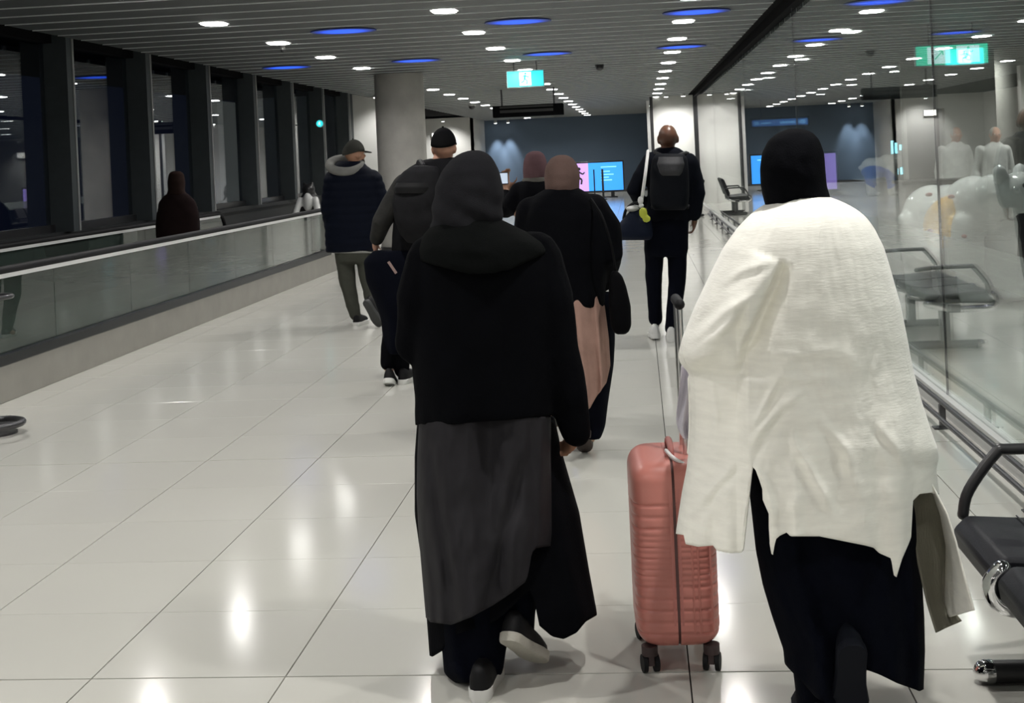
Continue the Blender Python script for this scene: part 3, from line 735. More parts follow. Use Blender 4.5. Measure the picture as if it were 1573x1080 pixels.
# ------------------------------------------------------------------ lounge: counter, animal statues, lit panels
q0, q1 = P(1392, 270, 17), P(1600, 270, 17)
o = empty('counter', ((q0.x + q1.x) / 2, 17, 0), 'long black counter standing behind the glass before the white robed people', 'counter')
b = MB(); b.box((q0.x, 17.05, 0), (q1.x + 1.2, 17.6, .96)); obj('front', b, mat('counter_dark', (.025, .025, .027), .35), o)
b = MB(); b.box((q0.x - .05, 17.0, .96), (q1.x + 1.25, 17.7, 1.0)); obj('top', b, M_BLACKMETAL, o, bevel=.006)
bearm = mat('statue_white', (.66, .67, .66), .18, spec=.6)
def bear_mat(name, patch, cen, rad):
    m = mat(name, (.62, .63, .62), .15, spec=.6); nt = m.node_tree; b_ = nt.nodes['Principled BSDF']
    tc = nt.nodes.new('ShaderNodeTexCoord'); mp = nt.nodes.new('ShaderNodeMapping'); mp.vector_type = 'TEXTURE'
    mp.inputs['Location'].default_value = cen; mp.inputs['Scale'].default_value = rad; mp.inputs['Rotation'].default_value = (0, .35, 0)
    ln = nt.nodes.new('ShaderNodeVectorMath'); ln.operation = 'LENGTH'
    r = nt.nodes.new('ShaderNodeMapRange'); r.inputs[1].default_value = .95; r.inputs[2].default_value = 1.05; r.inputs[3].default_value = 1; r.inputs[4].default_value = 0
    x = nt.nodes.new('ShaderNodeMix'); x.data_type = 'RGBA'; x.inputs[6].default_value = (.62, .63, .62, 1); x.inputs[7].default_value = (*patch, 1)
    nt.links.new(tc.outputs['Object'], mp.inputs[0]); nt.links.new(mp.outputs[0], ln.inputs[0]); nt.links.new(ln.outputs['Value'], r.inputs[0]); nt.links.new(r.outputs[0], x.inputs[0]); nt.links.new(x.outputs[2], b_.inputs['Base Color'])
    return m
def bear(x, y, s, label, m, sgn=1, spots=True, rot=0.):
    o = empty('bear_statue', (x, y, 0), label, 'statue'); o.rotation_euler.z = rot
    b = MB()
    def E(p, r, a=0): b.ell((x + sgn * p[0] * s, y + p[1] * s, p[2] * s), tuple(k * s for k in r), 24, 16, Matrix.Rotation(a * sgn, 3, 'Y'))
    E((-.05, 0, .80), (.40, .30, .30), .06); E((-.25, 0, .78), (.30, .29, .32)); E((.22, 0, .88), (.30, .27, .30))
    E((.48, 0, .98), (.26, .20, .21), .25); E((.72, 0, 1.02), (.22, .19, .19)); E((.92, 0, .96), (.14, .11, .105), .2); E((1.0, 0, .95), (.06, .08, .06))
    E((.62, -.15, 1.20), (.075, .05, .085)); E((.62, .15, 1.20), (.075, .05, .085))
    for px, py in ((.25, -.17), (.36, .17), (-.34, -.18), (-.24, .18)):
        b.tube([(x + sgn * px * s, y + py * s, .72 * s), (x + sgn * (px + .02) * s, y + py * s, .35 * s), (x + sgn * (px + .03) * s, y + py * s, .09 * s)], [.17 * s, .13 * s, .125 * s], 16)
        E((px + .09, py, .06), (.16, .12, .06))
    E((-.54, 0, .82), (.07, .06, .07))
    bo = fused('body', b, m, o, .02 * s, 6)
    e = MB(); e.ell((x + sgn * .86 * s, y - .135 * s, 1.09 * s), (.022 * s, .016 * s, .024 * s), 10, 8); e.ell((x + sgn * .86 * s, y + .135 * s, 1.09 * s), (.022 * s, .016 * s, .024 * s), 10, 8); obj('eye', e, M_BLACKMETAL, o, True)
    e = MB(); e.ell((x + sgn * 1.055 * s, y, .985 * s), (.035 * s, .045 * s, .03 * s), 10, 8); obj('nose', e, M_BLACKMETAL, o, True)
    if spots:
        e = MB()
        for (px, pz) in ((-.05, 1.02), (.2, 1.0), (-.06, .68), (.33, .64)):
            e.ell((x + sgn * px * s, y - .30 * s, pz * s), (.02 * s, .05 * s, .02 * s), 8, 6)
        obj('rivet', e, mat('rivet_red', (.3, .1, .09), .4), o, True)
    return o
pb_ = P(1470, 330, 13)
bear(pb_.x - .02, 13, .98, 'glossy white bear statue with a yellow patch, behind the glass', bear_mat('bear_paint', (.78, .45, .08), (.02, -.26, .68), (.17, .4, .32)), rot=math.radians(-50))
pc_ = P(1352, 270, 38)
bear(pc_.x, 38, .95, 'small distant bear statue painted white, blue and yellow, far behind the glass', bear_mat('bear_paint_blue', (.02, .10, .55), (-.1, -.3, .50), (.5, .6, .30)), spots=False)
# black and white figure statue at the end of the walkway
p = P(474, 300, 23.5)
o = empty('animal_statue', (p.x, 23.5, 0), 'black and white sitting animal statue past the end of the moving walkway', 'statue')
zt = P(474, 284, 23.5).z
b = MB(); b.ell((p.x, 23.5, zt - .08), (.12, .11, .10)); b.ell((p.x - .07, 23.5, zt + .0), (.035, .03, .06)); b.ell((p.x + .07, 23.5, zt + .0), (.035, .03, .06)); b.ell((p.x, 23.55, zt - .32), (.17, .15, .24)); b.ell((p.x, 23.6, zt - .65), (.25, .22, .42))
fused('body', b, M_BLACKMETAL, o, .02, 4)
b = MB(); b.ell((p.x, 23.42, zt - .3), (.09, .1, .17)); b.tube([(p.x - .14, 23.42, zt - .26), (p.x - .22, 23.3, zt - .55), (p.x - .2, 23.25, .05)], [.06, .06, .07]); b.tube([(p.x + .14, 23.42, zt - .26), (p.x + .2, 23.3, zt - .5), (p.x + .18, 23.25, .05)], [.06, .06, .07])
fused('white_front', b, bearm, o, .02, 3)
b = MB(); b.box((p.x - .4, 23.1, 0), (p.x + .4, 23.9, .06)); obj('plinth', b, M_STEEL, o, bevel=.01)
# violet and pale blue lit panels in the lounge
for (pa, pb2, ya, yb, Y, nm, lab, m) in (
    (1268, 1283, 235, 291, 40, 'violet_panel', 'narrow violet lit panel far behind the glass', mat('violet2', (.2, .15, .4), .4, emit=(.42, .28, .95), es=.9)),
    (1155, 1240, 181, 195, 44, 'blue_board', 'blue lit overhead board far behind the glass', mat('blue2', (.05, .1, .3), .4, emit=(.05, .16, .48), es=.9))):
    a, c = P(pa, yb, Y), P(pb2, ya, Y)
    o = empty(nm, ((a.x + c.x) / 2, Y, a.z if nm == 'blue_board' else 0), lab, 'screen')
    b = MB(); b.box((a.x - .06, Y + .005, a.z - .06), (c.x + .06, Y + .12, c.z + .06))
    if nm == 'violet_panel': b.box((a.x - .1, Y, 0), (c.x + .1, Y + .3, .05)); b.box((a.x + .05, Y + .03, 0), (c.x - .05, Y + .1, a.z))
    else: b.cyl((a.x + .3, Y + .06, c.z), (a.x + .3, Y + .06, ZC), .02, 8); b.cyl((c.x - .3, Y + .06, c.z), (c.x - .3, Y + .06, ZC), .02, 8)
    obj('case', b, M_BLACKMETAL, o)
    b = MB(); b.box((a.x, Y - .01, a.z), (c.x, Y, c.z)); obj('face', b, m, o)
    if nm == 'blue_board':
        b = MB()
        for f0, f1, z0_, z1_ in ((.04, .12, .25, .75), (.16, .34, .35, .6), (.5, .78, .3, .65), (.84, .96, .2, .8)):
            b.box((a.x + (c.x - a.x) * f0, Y - .016, a.z + (c.z - a.z) * z0_), (a.x + (c.x - a.x) * f1, Y - .011, a.z + (c.z - a.z) * z1_))
        obj('pale_mark', b, mat('blue_mark', (.2, .4, .6), .4, emit=(.16, .42, .85), es=1.), o)
for i, px in enumerate((1371, 1377, 1384)):
    a, c = P(px - 1.6, 268, 41), P(px + 1.6, 216 + 3 * i, 41)
    o = empty('light_tube', ((a.x + c.x) / 2, 41, 0), 'upright pale blue light tube behind the glass, %s of three from the left' % ORD[i], 'lamp', 'upright light tubes')
    b = MB(); b.cyl(((a.x + c.x) / 2, 41, a.z), ((a.x + c.x) / 2, 41, c.z), .035, 12); obj('tube', b, mat('tube_light', (.5, .8, .9), .4, emit=(.35, .85, 1.), es=2.2), o, True)
    b = MB(); b.cyl(((a.x + c.x) / 2, 41, 0), ((a.x + c.x) / 2, 41, a.z), .03, 12); b.cyl(((a.x + c.x) / 2, 41, 0), ((a.x + c.x) / 2, 41, .03), .045, 16); obj('stand', b, M_STEEL, o, True)

# ------------------------------------------------------------------ pink cabin suitcase
def suitcase():
    a, c = P(983, 1033, 4.0), P(1103, 1033, 4.0)
    cx = (a.x + c.x) / 2 + .0; cy = 3.975 + .19
    o = empty('cabin_suitcase', (cx, cy, 0), 'salmon pink hard shell cabin suitcase with ribbed sides beside the cream shawl', 'suitcase')
    org = Vector((cx, cy, 0)); o.rotation_euler = (0, 0, 0)
    Rz = Matrix.Rotation(math.radians(2.6), 3, 'Z')
    pink = mat('suitcase_pink', lin((196, 124, 114)), .38, spec=.5, bump=.03, bscale=220)
    W_, D_, z0, z1 = .124, .178, .072, .612
    def T(x, y, z): return org + Rz @ Vector((x, y, z))
    def shell(sx, rib):
        mb = MB(); R = []
        N = 40
        zs = []
        M_ = 150
        for i in range(M_ + 1):
            t = i / M_; zs.append(t)
        for t in zs:
            z = z0 + (z1 - z0) * t
            # rounded ends
            rr_ = .055; dz = min(z - z0, z1 - z)
            k = 0 if dz > rr_ else rr_ - math.sqrt(max(0, rr_ ** 2 - (rr_ - dz) ** 2))
            u = (z - z0) / (z1 - z0)
            g = 0
            if .05 < u < .80:
                f = 1 / .034 if (u < .36 or u > .63) else 1 / .0165
                w_ = (z * f) % 1
                g = -.0048 * (1 - min(1, abs(w_ - .5) * 5)) * (1 if (u < .36 or u > .63) else .75)
            ring = []
            for j in range(N):
                q = PI * (j / (N - 1)) - PI / 2
                e = 5.0
                hx = (W_ - .004 - k * .9) * sgp(math.cos(q), 2 / e); hy = (D_ - k) * sgp(math.sin(q), 2 / e)
                edge = 1 if hx > .028 else 0
                n = Vector((math.cos(q) ** 3, math.sin(q) ** 3, 0)); n.normalize() if n.length > 0 else None
                pt = Vector((hx + .004, hy, z)) + n * g * edge * rib
                ring.append(T(sx * pt.x, pt.y, z))
            R.append(ring)
        mb.rings(R)
        return obj('shell', mb, pink, o, True, angle=60)
    s1 = shell(-1, 1); s2 = shell(1, 1)
    b = MB(); R = []
    def band(k, w):
        pts = []
        for j in range(64):
            q = 2 * PI * j / 64; e = 7
            pts.append((sgp(math.cos(q), 2 / e) * (D_ + k), z0 + (z1 - z0) / 2 + sgp(math.sin(q), 2 / e) * ((z1 - z0) / 2 + k)))
        return [[T(-w, y, z) for y, z in pts], [T(w, y, z) for y, z in pts]]
    b.rings(band(.0005, .0045)); obj('zipper', b, mat('zipper_dark', (.10, .045, .042), .6), o, True, angle=30)
    for w in (-.0115, .0115):
        b = MB(); RR = band(.003, .003); b.rings([[v + Rz @ Vector((w, 0, 0)) for v in r] for r in RR]); obj('rim_piping', b, mat('piping', lin((190, 120, 112)), .45), o, True, angle=30)
    # vertical ridge strips on the right narrow face
    b = MB()
    for x in (.045, .062, .098): b.tube([T(x, -D_ + .0015, z0 + .05), T(x, -D_ + .0015, z1 - .05)], .0032, 8)
    obj('ridge', b, pink, o, True)
    # casters
    for x, y, a in ((-.088, -.14, .25), (.092, -.14, -.2), (-.09, .14, .3), (.09, .14, -.1)):
        b = MB(); b.cyl(T(x, y, .05), T(x, y, .078), .024, 18); b.box((-.008, -.02, .03), (.008, .02, .055)); q = MB(); q.box((-.0085, -.018, .022), (.0085, .022, .058)); q.v = [tuple(T(x, y, 0) + Matrix.Rotation(a, 3, 'Z') @ Vector(v)) for v in q.v]
        b = MB(); b.cyl(T(x, y, .05), T(x, y, .078), .024, 18); b.add(q.v, q.f); f = obj('caster_fork', b, mat('fork_dark', (.05, .03, .03), .5), o, True)
        for s in (-1, 1):
            n = Matrix.Rotation(a, 3, 'Z') @ Vector((s, 0, 0)); c0_ = T(x, y, .0265) + n * .011
            w = MB(); w.cyl(c0_, c0_ + n * .013, .0262, 24); obj('wheel', w, M_RUBBER, f, True)
    # carry handle on top and the extended pull handle going up under the shawl
    pth = path_smooth([T(.004, -.07, z1 - .002), T(.004, -.06, z1 + .022), T(.004, 0, z1 + .03), T(.004, .06, z1 + .022), T(.004, .07, z1 - .002)], 5)
    b = MB(); b.tube(pth, .010, 10); obj('carry_handle', b, mat('handle_rose', lin((178, 112, 106)), .5), o, True)
    hx = .05
    b = MB(); b.tube([T(hx, -.05, z1 - .03), T(hx + .0, -.05, 1.05)], .009, 10); b.tube([T(hx, .09, z1 - .03), T(hx, .09, 1.05)], .009, 10); obj('pull_rod', b, M_ALU, o, True)
    b = MB(); b.tube([T(hx, -.06, 1.06), T(hx, .10, 1.06)], .016, 12); obj('pull_grip', b, M_RUBBER, o, True)
    b = MB(); b.tube(path_smooth([T(-.01, -.075, z1 + .018), T(.01, -.13, z1 + .005), T(.05, -.14, z1 - .012), T(.068, -.12, z1 + .016)], 6), .006, 8); obj('luggage_tag', b, mat('tag_white', (.75, .74, .74), .5), o, True, label='white paper tag loop')
    return o
suitcase()
# ================================================================== PEOPLE
def person(px, Y, label):
    p = P(px, 600, Y); return empty('person', (p.x, Y, 0), label, 'person')
SK_LIGHT = mat('skin_light', (.50, .27, .19), .5, var=.05, vscale=20)
SK_MID = mat('skin_mid', (.36, .19, .12), .5, var=.05, vscale=20)
SK_DARK = mat('skin_dark', (.13, .060, .036), .38, var=.06, vscale=20)
def cloth(name, rgb, rough=.85, sheen=.15, bs=220, bump=.25, var=.10, stretch=None): return mat(name, rgb, rough, spec=.06, sheen=0., bump=bump, bscale=bs, var=var, vscale=14, stretch=stretch)
BLK = cloth('black_wool', (.0018, .002, .003), .95, .04)
BLK2 = cloth('black_jersey', (.0020, .0022, .0034), .9, .03)
NAVY = cloth('navy_black', (.0020, .0027, .0062), .9, .03)
M_SOLE = mat('white_rubber', (.62, .62, .60), .55, bump=.1, bscale=120)
M_SHOEBLK = mat('shoe_black', (.006, .006, .007), .6, spec=.2)
M_SHOEWHT = mat('shoe_white', (.62, .62, .60), .5)

# ---------------------------------------------------------------- woman in the black hooded coat
def woman_black():
    Y = 4.0
    o = person(740, Y, 'woman in a black hooded coat, charcoal headscarf and long dark skirts walking away')
    c = P(722, 285, Y)
    body(o, SK_MID, P(740, 640, Y).x, Y, 1.53, head=(c.x, Y + .06, c.z - .005), headf=(.1, 1, 0), hs=.93, sw=.85,
         elbows=[P(648, 530, Y), P(860, 545, Y)], wrists=[P(655, 515, Y + .22), P(887, 668, Y + .02)],
         hand_d=[(.5, .8, .1), (-.45, .65, -.6)], palms=[(.8, -.5, 0), (-.8, -.2, .2)], curl=.8,
         knees=[P(735, 860, Y), P(795, 850, Y + .06)], ankles=[P(742, 1035, 3.94), P(795, 985, Y - .02)])
    b = MB()
    garment(b, [(231, 721, 738, .02), (236, 705, 750, .05), (246, 692, 758, .08), (262, 679, 766, .105), (285, 669, 772, .12), (310, 665, 773, .125), (330, 663, 771, .125), (350, 661, 768, .12), (375, 672, 770, .11)],
            Y, closed=True, n=72, m=40, wr=.004, wk=(5, 3, 2), seed=3, folds=((5, .004, .5, 1), (9, .002, 1.2, 1)))
    def folds(co):
        # diagonal drape folds near the nape
        z = co[:, 2]; x = co[:, 0]
        return .004 * np.sin((z * 1.0 + x * .55) * 85) * np.clip((1.47 - z) / .12, 0, 1) * np.clip((z - 1.27) / .05, 0, 1)
    fused('headscarf', b, cloth('charcoal_scarf', (.0155, .0155, .018), .9, .12, 300), o, .007, 3, disp=folds)
    b = MB()
    garment(b, [(338, 672, 770, .11), (348, 662, 790, .13), (360, 650, 815, .155), (372, 644, 834, .175), (384, 640, 842, .19), (428, 638, 842, .20)], Y,
            hem=[(636, 398), (650, 404), (690, 414), (720, 421), (752, 425), (780, 416), (810, 402), (835, 391), (845, 386)], n=120, m=26, closed=True, wr=.006, wk=(3, 2, 2), seed=8)
    fused('hood', b, cloth('black_hood', (.0036, .0042, .0042), .95, .06), o, .008, 3)
    b = MB()
    garment(b, [(352, 690, 770, .09), (365, 662, 806, .12), (385, 642, 838, .14), (410, 634, 850, .155), (450, 630, 852, .16), (520, 632, 850, .165), (580, 635, 849, .17), (640, 637, 852, .175), (652, 638, 852, .17)],
            Y, closed=True, n=80, m=40, folds=((7, .006, .3, 2), (11, .004, 2, 2)), hem=[(630, 655), (700, 652), (760, 648), (855, 640)])
    sleeve(b, [(668, 400, Y), (652, 460, Y - .02), (644, 528, Y), (648, 520, Y + .2)], [.085, .082, .072, .055])
    sleeve(b, [(818, 398, Y), (838, 460, Y - .01), (853, 540, Y), (872, 610, Y), (886, 664, Y + .015)], [.085, .080, .068, .058, .046])
    fused('coat', b, BLK, o, .008, 5, wrinkle=.006, wscale=(9, 9, 5), seed=2)
    def tf(px, py):
        k = min(1, max(0, (830 - py) / 90)); g = -.052 * k * math.exp(-((px - 752 - (py - 650) * .05) / 30) ** 2)
        c1 = 655 + (py - 660) * .14; g -= .022 * math.exp(-((px - c1) / 7) ** 2) * min(1, max(0, (930 - py) / 60)) * min(1, max(0, (py - 665) / 40))
        c2 = 805 - (py - 700) * .25; g -= .020 * math.exp(-((px - c2) / 9) ** 2) * min(1, max(0, (py - 700) / 60))
        g += .016 * math.exp(-((px - 835 + (py - 640) * .04) / 8) ** 2)
        return g
    b = MB()
    garment(b, [(640, 644, 846, .17), (700, 641, 846, .185), (760, 640, 848, .20), (820, 643, 851, .21), (880, 648, 848, .22), (960, 655, 835, .22)], Y,
            hem=[(640, 940), (655, 956), (690, 960), (725, 948), (760, 930), (790, 910), (810, 893), (816, 850), (822, 842), (850, 838)], n=200, m=50,
            folds=((6, .022, 1.1, 1.2), (10, .012, .4, 1.2), (17, .006, 2, 1)), wr=.012, wk=(4, 2, 1.5), seed=5, href=880, dfun=tf)
    obj('tunic', b, cloth('charcoal_satin', (.024, .023, .026), .55, .05, 400, .1), o, True, angle=180, solid=.003)
    b = MB()
    garment(b, [(645, 641, 852, .14, .09), (700, 637, 864, .15, .10), (790, 637, 890, .17, .09), (880, 650, 905, .19, .08), (945, 655, 917, .2, .07), (1010, 660, 916, .2, .07)], Y,
            hem=[(640, 1000), (660, 1009), (676, 1000), (690, 978), (760, 955), (822, 905), (829, 962), (848, 978), (866, 982), (886, 972), (900, 955), (917, 945), (922, 940)], n=180, m=44,
            folds=((8, .018, .6, 1), (13, .008, 1.4, 1)), href=960, seed=1)
    obj('outer_skirt', b, BLK2, o, True, angle=180, solid=.003)
    b = MB()
    garment(b, [(840, 668, 830, .12, .0), (900, 668, 800, .12, .0), (960, 674, 786, .11, .0), (1000, 679, 777, .10, -.01), (1036, 682, 772, .10, -.02), (1050, 700, 764, .085, -.03)], Y, closed=True, n=60, m=26, folds=((7, .010, .2, 1),))
    garment(b, [(840, 740, 828, .1, .03), (900, 762, 828, .1, .02), (945, 768, 822, .085, .0), (978, 772, 820, .075, .0)], Y, closed=True, n=48, m=20, folds=((5, .008, .7, 1),))
    fused('trousers', b, NAVY, o, .009, 3)
    h = P(735, 1072, 3.80)
    shoe(o, (h.x, 3.80, .0), (.06, 1, 0), M_SHOEBLK, M_SOLE, .94, label='black shoe with a white sole, flat on the floor', thick=.034)
    h = P(777, 984, 3.83)
    shoe(o, tuple(h), (.30, .70, -.50), M_SHOEBLK, mat('grey_sole', (.46, .44, .39), .6, bump=.3, bscale=90), .93, up=(.1, .52, .72), label='lifted shoe showing its pale sole', thick=.026)
woman_black()

# ---------------------------------------------------------------- woman in the cream shawl
def woman_cream():
    Y = 3.6
    o = person(1240, Y, 'woman in a cream knitted shawl and black headscarf walking away on the right')
    c = P(1220, 248, Y)
    body(o, SK_MID, P(1240, 640, Y).x, Y + .02, 1.55, head=(c.x, Y + .065, c.z - .02), headf=(.05, 1, 0), hs=.84, sw=.85,
         elbows=[P(1085, 520, Y), P(1370, 530, Y)], wrists=[P(1082, 540, Y + .28), P(1385, 600, Y + .22)],
         hand_d=[(.1, 1, -.2), (-.3, .9, -.4)], palms=[(.3, 0, -1), (-1, 0, 0)], curl=.9,
         knees=[P(1235, 880, Y + .08), P(1315, 880, Y - .02)], ankles=[P(1254, 1080, Y + .065), P(1312, 1030, Y - .08)])
    b = MB()
    garment(b, [(197, 1213, 1233, .03), (203, 1196, 1248, .06), (215, 1181, 1259, .09), (235, 1171, 1266, .11), (260, 1168, 1268, .12), (285, 1169, 1270, .115), (305, 1173, 1276, .11), (330, 1180, 1288, .11)],
            Y, closed=True, n=64, m=40, wr=.007, wk=(4, 3, 2), seed=12, folds=((6, .004, .5, 1),))
    fused('headscarf', b, BLK2, o, .007, 3)
    # shawl: raised left arm makes a ridge, with a sickle fold beside it; the front panel hangs deeper
    sick = np.array([(1206, 404), (1198, 424), (1186, 448), (1172, 478), (1158, 508), (1148, 532), (1142, 556), (1139, 580)], float)
    under = np.array([(1040, 566), (1062, 564), (1085, 548), (1108, 524), (1128, 498), (1142, 476)], float)
    def sd(poly, px, py):
        best = 1e9; sg = 1; tt = 0
        for i in range(len(poly) - 1):
            a = poly[i]; c_ = poly[i + 1]; d = c_ - a; L2 = d @ d
            t = min(1, max(0, ((px - a[0]) * d[0] + (py - a[1]) * d[1]) / L2)); q = a + d * t
            dist = math.hypot(px - q[0], py - q[1])
            if dist < best:
                best = dist; sg = 1 if (d[0] * (py - a[1]) - d[1] * (px - a[0])) > 0 else -1; tt = (i + t) / (len(poly) - 1)
        return best, sg, tt
    CREASE = [(np.array(a, float), am, w) for a, am, w in (
        ([(1150, 700), (1165, 665), (1195, 630), (1235, 600)], .010, 6), ([(1152, 705), (1176, 742), (1188, 790), (1192, 830)], .010, 6), ([(1156, 655), (1180, 612), (1200, 575)], .008, 5),
        ([(1222, 680), (1250, 730), (1288, 800)], .008, 7), ([(1062, 790), (1098, 745), (1134, 705)], .009, 6), ([(1260, 640), (1300, 690), (1322, 760)], .007, 8), ([(1090, 560), (1100, 640), (1098, 700)], .008, 6),
        ([(1175, 540), (1230, 545), (1290, 535)], .0025, 6), ([(1170, 575), (1240, 583), (1300, 570)], .0025, 6), ([(1340, 640), (1380, 690), (1410, 750)], .006, 7), ([(1066, 520), (1110, 480), (1150, 455)], .010, 6), ([(1060, 545), (1100, 515), (1136, 480)], .009, 5), ([(1100, 440), (1140, 415), (1185, 400)], .007, 6))]
    def dfun(px, py):
        g = 0.
        if px < 1270 and 380 < py < 640:
            dd, sg, tt = sd(sick, px, py)           # sg>0: left of the sickle (the arm side)
            f = max(0., math.sin(PI * min(1, max(.0, tt)))) ** .45
            w = 7 if sg > 0 else 8 + 24 * tt
            g -= .070 * f * math.exp(-(dd / w) ** 2)
            if sg > 0: g += .030 * f * math.exp(-((dd - 34) / 26) ** 2)
        if px < 1160 and 420 < py:
            dd, sg, tt = sd(under, px, py)          # sg>0: below the sleeve
            below = .5 + .5 * math.tanh((dd if sg > 0 else -dd) / 7)
            fade = min(1, max(0, (1150 - px) / 18)) * min(1, max(0, (760 - py) / 150) + .35)
            g -= .050 * below * fade
            g += .022 * math.exp(-((dd * (1 if sg < 0 else 2.5)) / 28) ** 2) * min(1, max(0, (1150 - px) / 30))
        # long soft pulls radiating to the small of the back, folds on the sleeve
        if px < 1170: g += .006 * math.sin((py + .8 * px) / 7.5) * math.exp(-((py - 500) / 55) ** 2) * min(1, max(0, (1180 - px) / 40))
        g += .0015 * math.sin((py - .25 * px) / 8.5 + 1.2 * math.sin(px / 60)) * math.exp(-((py - 560) / 70) ** 2) * math.exp(-((px - 1260) / 90) ** 2)
        g += .0025 * math.sin((py + .32 * px) / 10.) * math.exp(-((py - 640) / 60) ** 2) * math.exp(-((px - 1170) / 55) ** 2)
        kk = min(1, max(0, (py - 470) / 90)); g += kk * (.0045 * noise.noise((px / 30., py / 46., 2.)) + .003 * abs(noise.noise((px / 17. + py / 60., py / 30., 7.))) + .0012 * noise.noise((px / 8., py / 11., 4.)))
        for pl, am, w in CREASE:
            if abs(px - pl[len(pl) // 2][0]) < 110 and abs(py - pl[len(pl) // 2][1]) < 130:
                dd, sg, tt = sd(pl, px, py); g += am * math.sin(PI * min(1, max(0, .06 + tt * .9))) * (math.exp(-(dd / w) ** 2) - .8 * math.exp(-((dd - 2.0 * w * sg) / w) ** 2) * (1 if sg > 0 else 0))
        # vertical folds on the lower right
        k = min(1, max(0, (py - 560) / 260))
        g += k * (.015 * math.exp(-((px - 1378 - (py - 700) * .05) / 15) ** 2) - .016 * math.exp(-((px - 1345 - (py - 700) * .03) / 13) ** 2) + .010 * math.exp(-((px - 1222) / 10) ** 2) - .010 * math.exp(-((px - 1290) / 22) ** 2) - .014 * math.exp(-((px - 1404) / 9) ** 2))
        k2 = min(1, max(0, (py - 690) / 120))
        if px < 1150: g += k2 * (.012 * math.cos((px - 1122) / 8.5) * math.exp(-((px - 1105) / 28) ** 2) - .012 * math.exp(-((px - 1064) / 7) ** 2))
        return g
    b = MB()
    rows = [(303, 1203, 1276, .10), (307, 1190, 1288, .115), (314, 1176, 1303, .135), (324, 1160, 1320, .155), (336, 1147, 1333, .17), (352, 1132, 1344, .185), (380, 1112, 1358, .20), (420, 1092, 1370, .21), (470, 1068, 1384, .22), (520, 1048, 1394, .225), (548, 1041, 1399, .225), (562, 1047, 1402, .22), (572, 1058, 1404, .215),
            (620, 1060, 1417, .22), (660, 1060, 1430, .225), (690, 1058, 1441, .23), (708, 1056, 1442, .23), (718, 1055, 1438, .23), (760, 1047, 1443, .235), (820, 1038, 1442, .24), (890, 1038, 1442, .24)]
    garment(b, rows, Y, hem=[(1034, 816), (1040, 820), (1053, 822), (1056, 836), (1075, 840), (1098, 838), (1104, 846), (1125, 850), (1141, 849), (1144, 844), (1145.5, 716), (1152, 722), (1160, 738), (1166, 752), (1166.5, 765), (1180, 790), (1186, 850), (1190, 853), (1193, 829), (1200, 823), (1210, 818), (1216, 824), (1260, 824), (1330, 838), (1345, 842), (1352, 850), (1370, 858), (1374, 884), (1378, 887), (1386, 860), (1398, 832), (1406, 808), (1400, 792), (1401, 770), (1412, 759), (1430, 757), (1445, 760)],
            n=520, m=120, e=2.2, dfun=dfun, href=800, split=(.76, 706), wr=.004, wk=(5, 2, 2.4), seed=21)
    wool = mat('cream_wool', lin((251, 249, 240)), .95, spec=.15, sheen=.3, var=.05, vscale=30, bump=.12, bscale=110, stretch=(.4, .4, 2.0))
    obj('shawl', b, wool, o, True, angle=180, solid=.004)
    # swinging front panel on the right: its reverse side and its bright edge
    def sheet(L_, R_, nu, nv, bulge, mt, nm, label=None, wr=.008):
        t = np.linspace(0, 1, nv); tl = np.linspace(0, 1, len(L_)); tr_ = np.linspace(0, 1, len(R_)); L_ = np.array(L_, float); R_ = np.array(R_, float)
        k = np.hanning(5); k /= k.sum()
        def samp(T, A, tv): return np.array([np.interp(tv, T, A[:, c]) for c in range(3)]).T
        l, r = samp(tl, L_, t), samp(tr_, R_, t); RR = []
        for i in range(nv):
            row = []
            for j in range(nu):
                u = j / (nu - 1); q = l[i] * (1 - u) + r[i] * u
                row.append(P(q[0], q[1], q[2] + bulge * math.sin(PI * u) + wr * noise.noise((u * 4, i / nv * 3, 4.)) * t[i]))
            RR.append(row)
        m_ = MB(); m_.rings(RR, closed=False, cap=False); return obj(nm, m_, mt, o, True, angle=180, solid=.004, label=label)
    inner_grey = mat('shawl_reverse', lin((128, 125, 112)), .95, spec=.15, bump=.4, bscale=120, stretch=(2, 2, .3), var=.08)  # inner side in a darker grey tone than the rest of the shawl
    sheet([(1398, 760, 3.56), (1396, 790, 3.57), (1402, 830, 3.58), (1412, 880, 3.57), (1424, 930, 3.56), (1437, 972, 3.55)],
          [(1434, 752, 3.60), (1448, 790, 3.64), (1457, 840, 3.66), (1455, 885, 3.67), (1453, 925, 3.66), (1478, 954, 3.60)], 24, 44, .03, inner_grey, 'shawl_inner', 'olive grey reverse of the shawl front')
    sheet([(1430, 744, 3.60), (1446, 790, 3.635), (1455, 840, 3.655), (1453, 885, 3.665), (1452, 925, 3.655), (1460, 948, 3.60)],
          [(1432, 742, 3.52), (1456, 788, 3.50), (1470, 832, 3.49), (1481, 876, 3.48), (1490, 908, 3.47), (1498, 937, 3.47)], 20, 44, -.02, wool, 'shawl_front')
    b = MB()
    garment(b, [(690, 1150, 1402, .17, .03), (760, 1152, 1406, .18, .03), (850, 1162, 1411, .19, .03), (900, 1172, 1417, .195, .03), (950, 1187, 1420, .2, .03), (1000, 1204, 1421, .2, .03), (1085, 1212, 1418, .2, .03)], Y,
            hem=[(1200, 1012), (1210, 1026), (1228, 1046), (1250, 1072), (1275, 1085), (1300, 1060), (1328, 1028), (1350, 1036), (1380, 1050), (1414, 1062), (1422, 1058)], n=160, m=44, folds=((7, .024, .6, 1), (12, .012, 2., 1)), wr=.01, href=1020)
    obj('dress', b, NAVY, o, True, angle=180, solid=.003)
    b = MB()
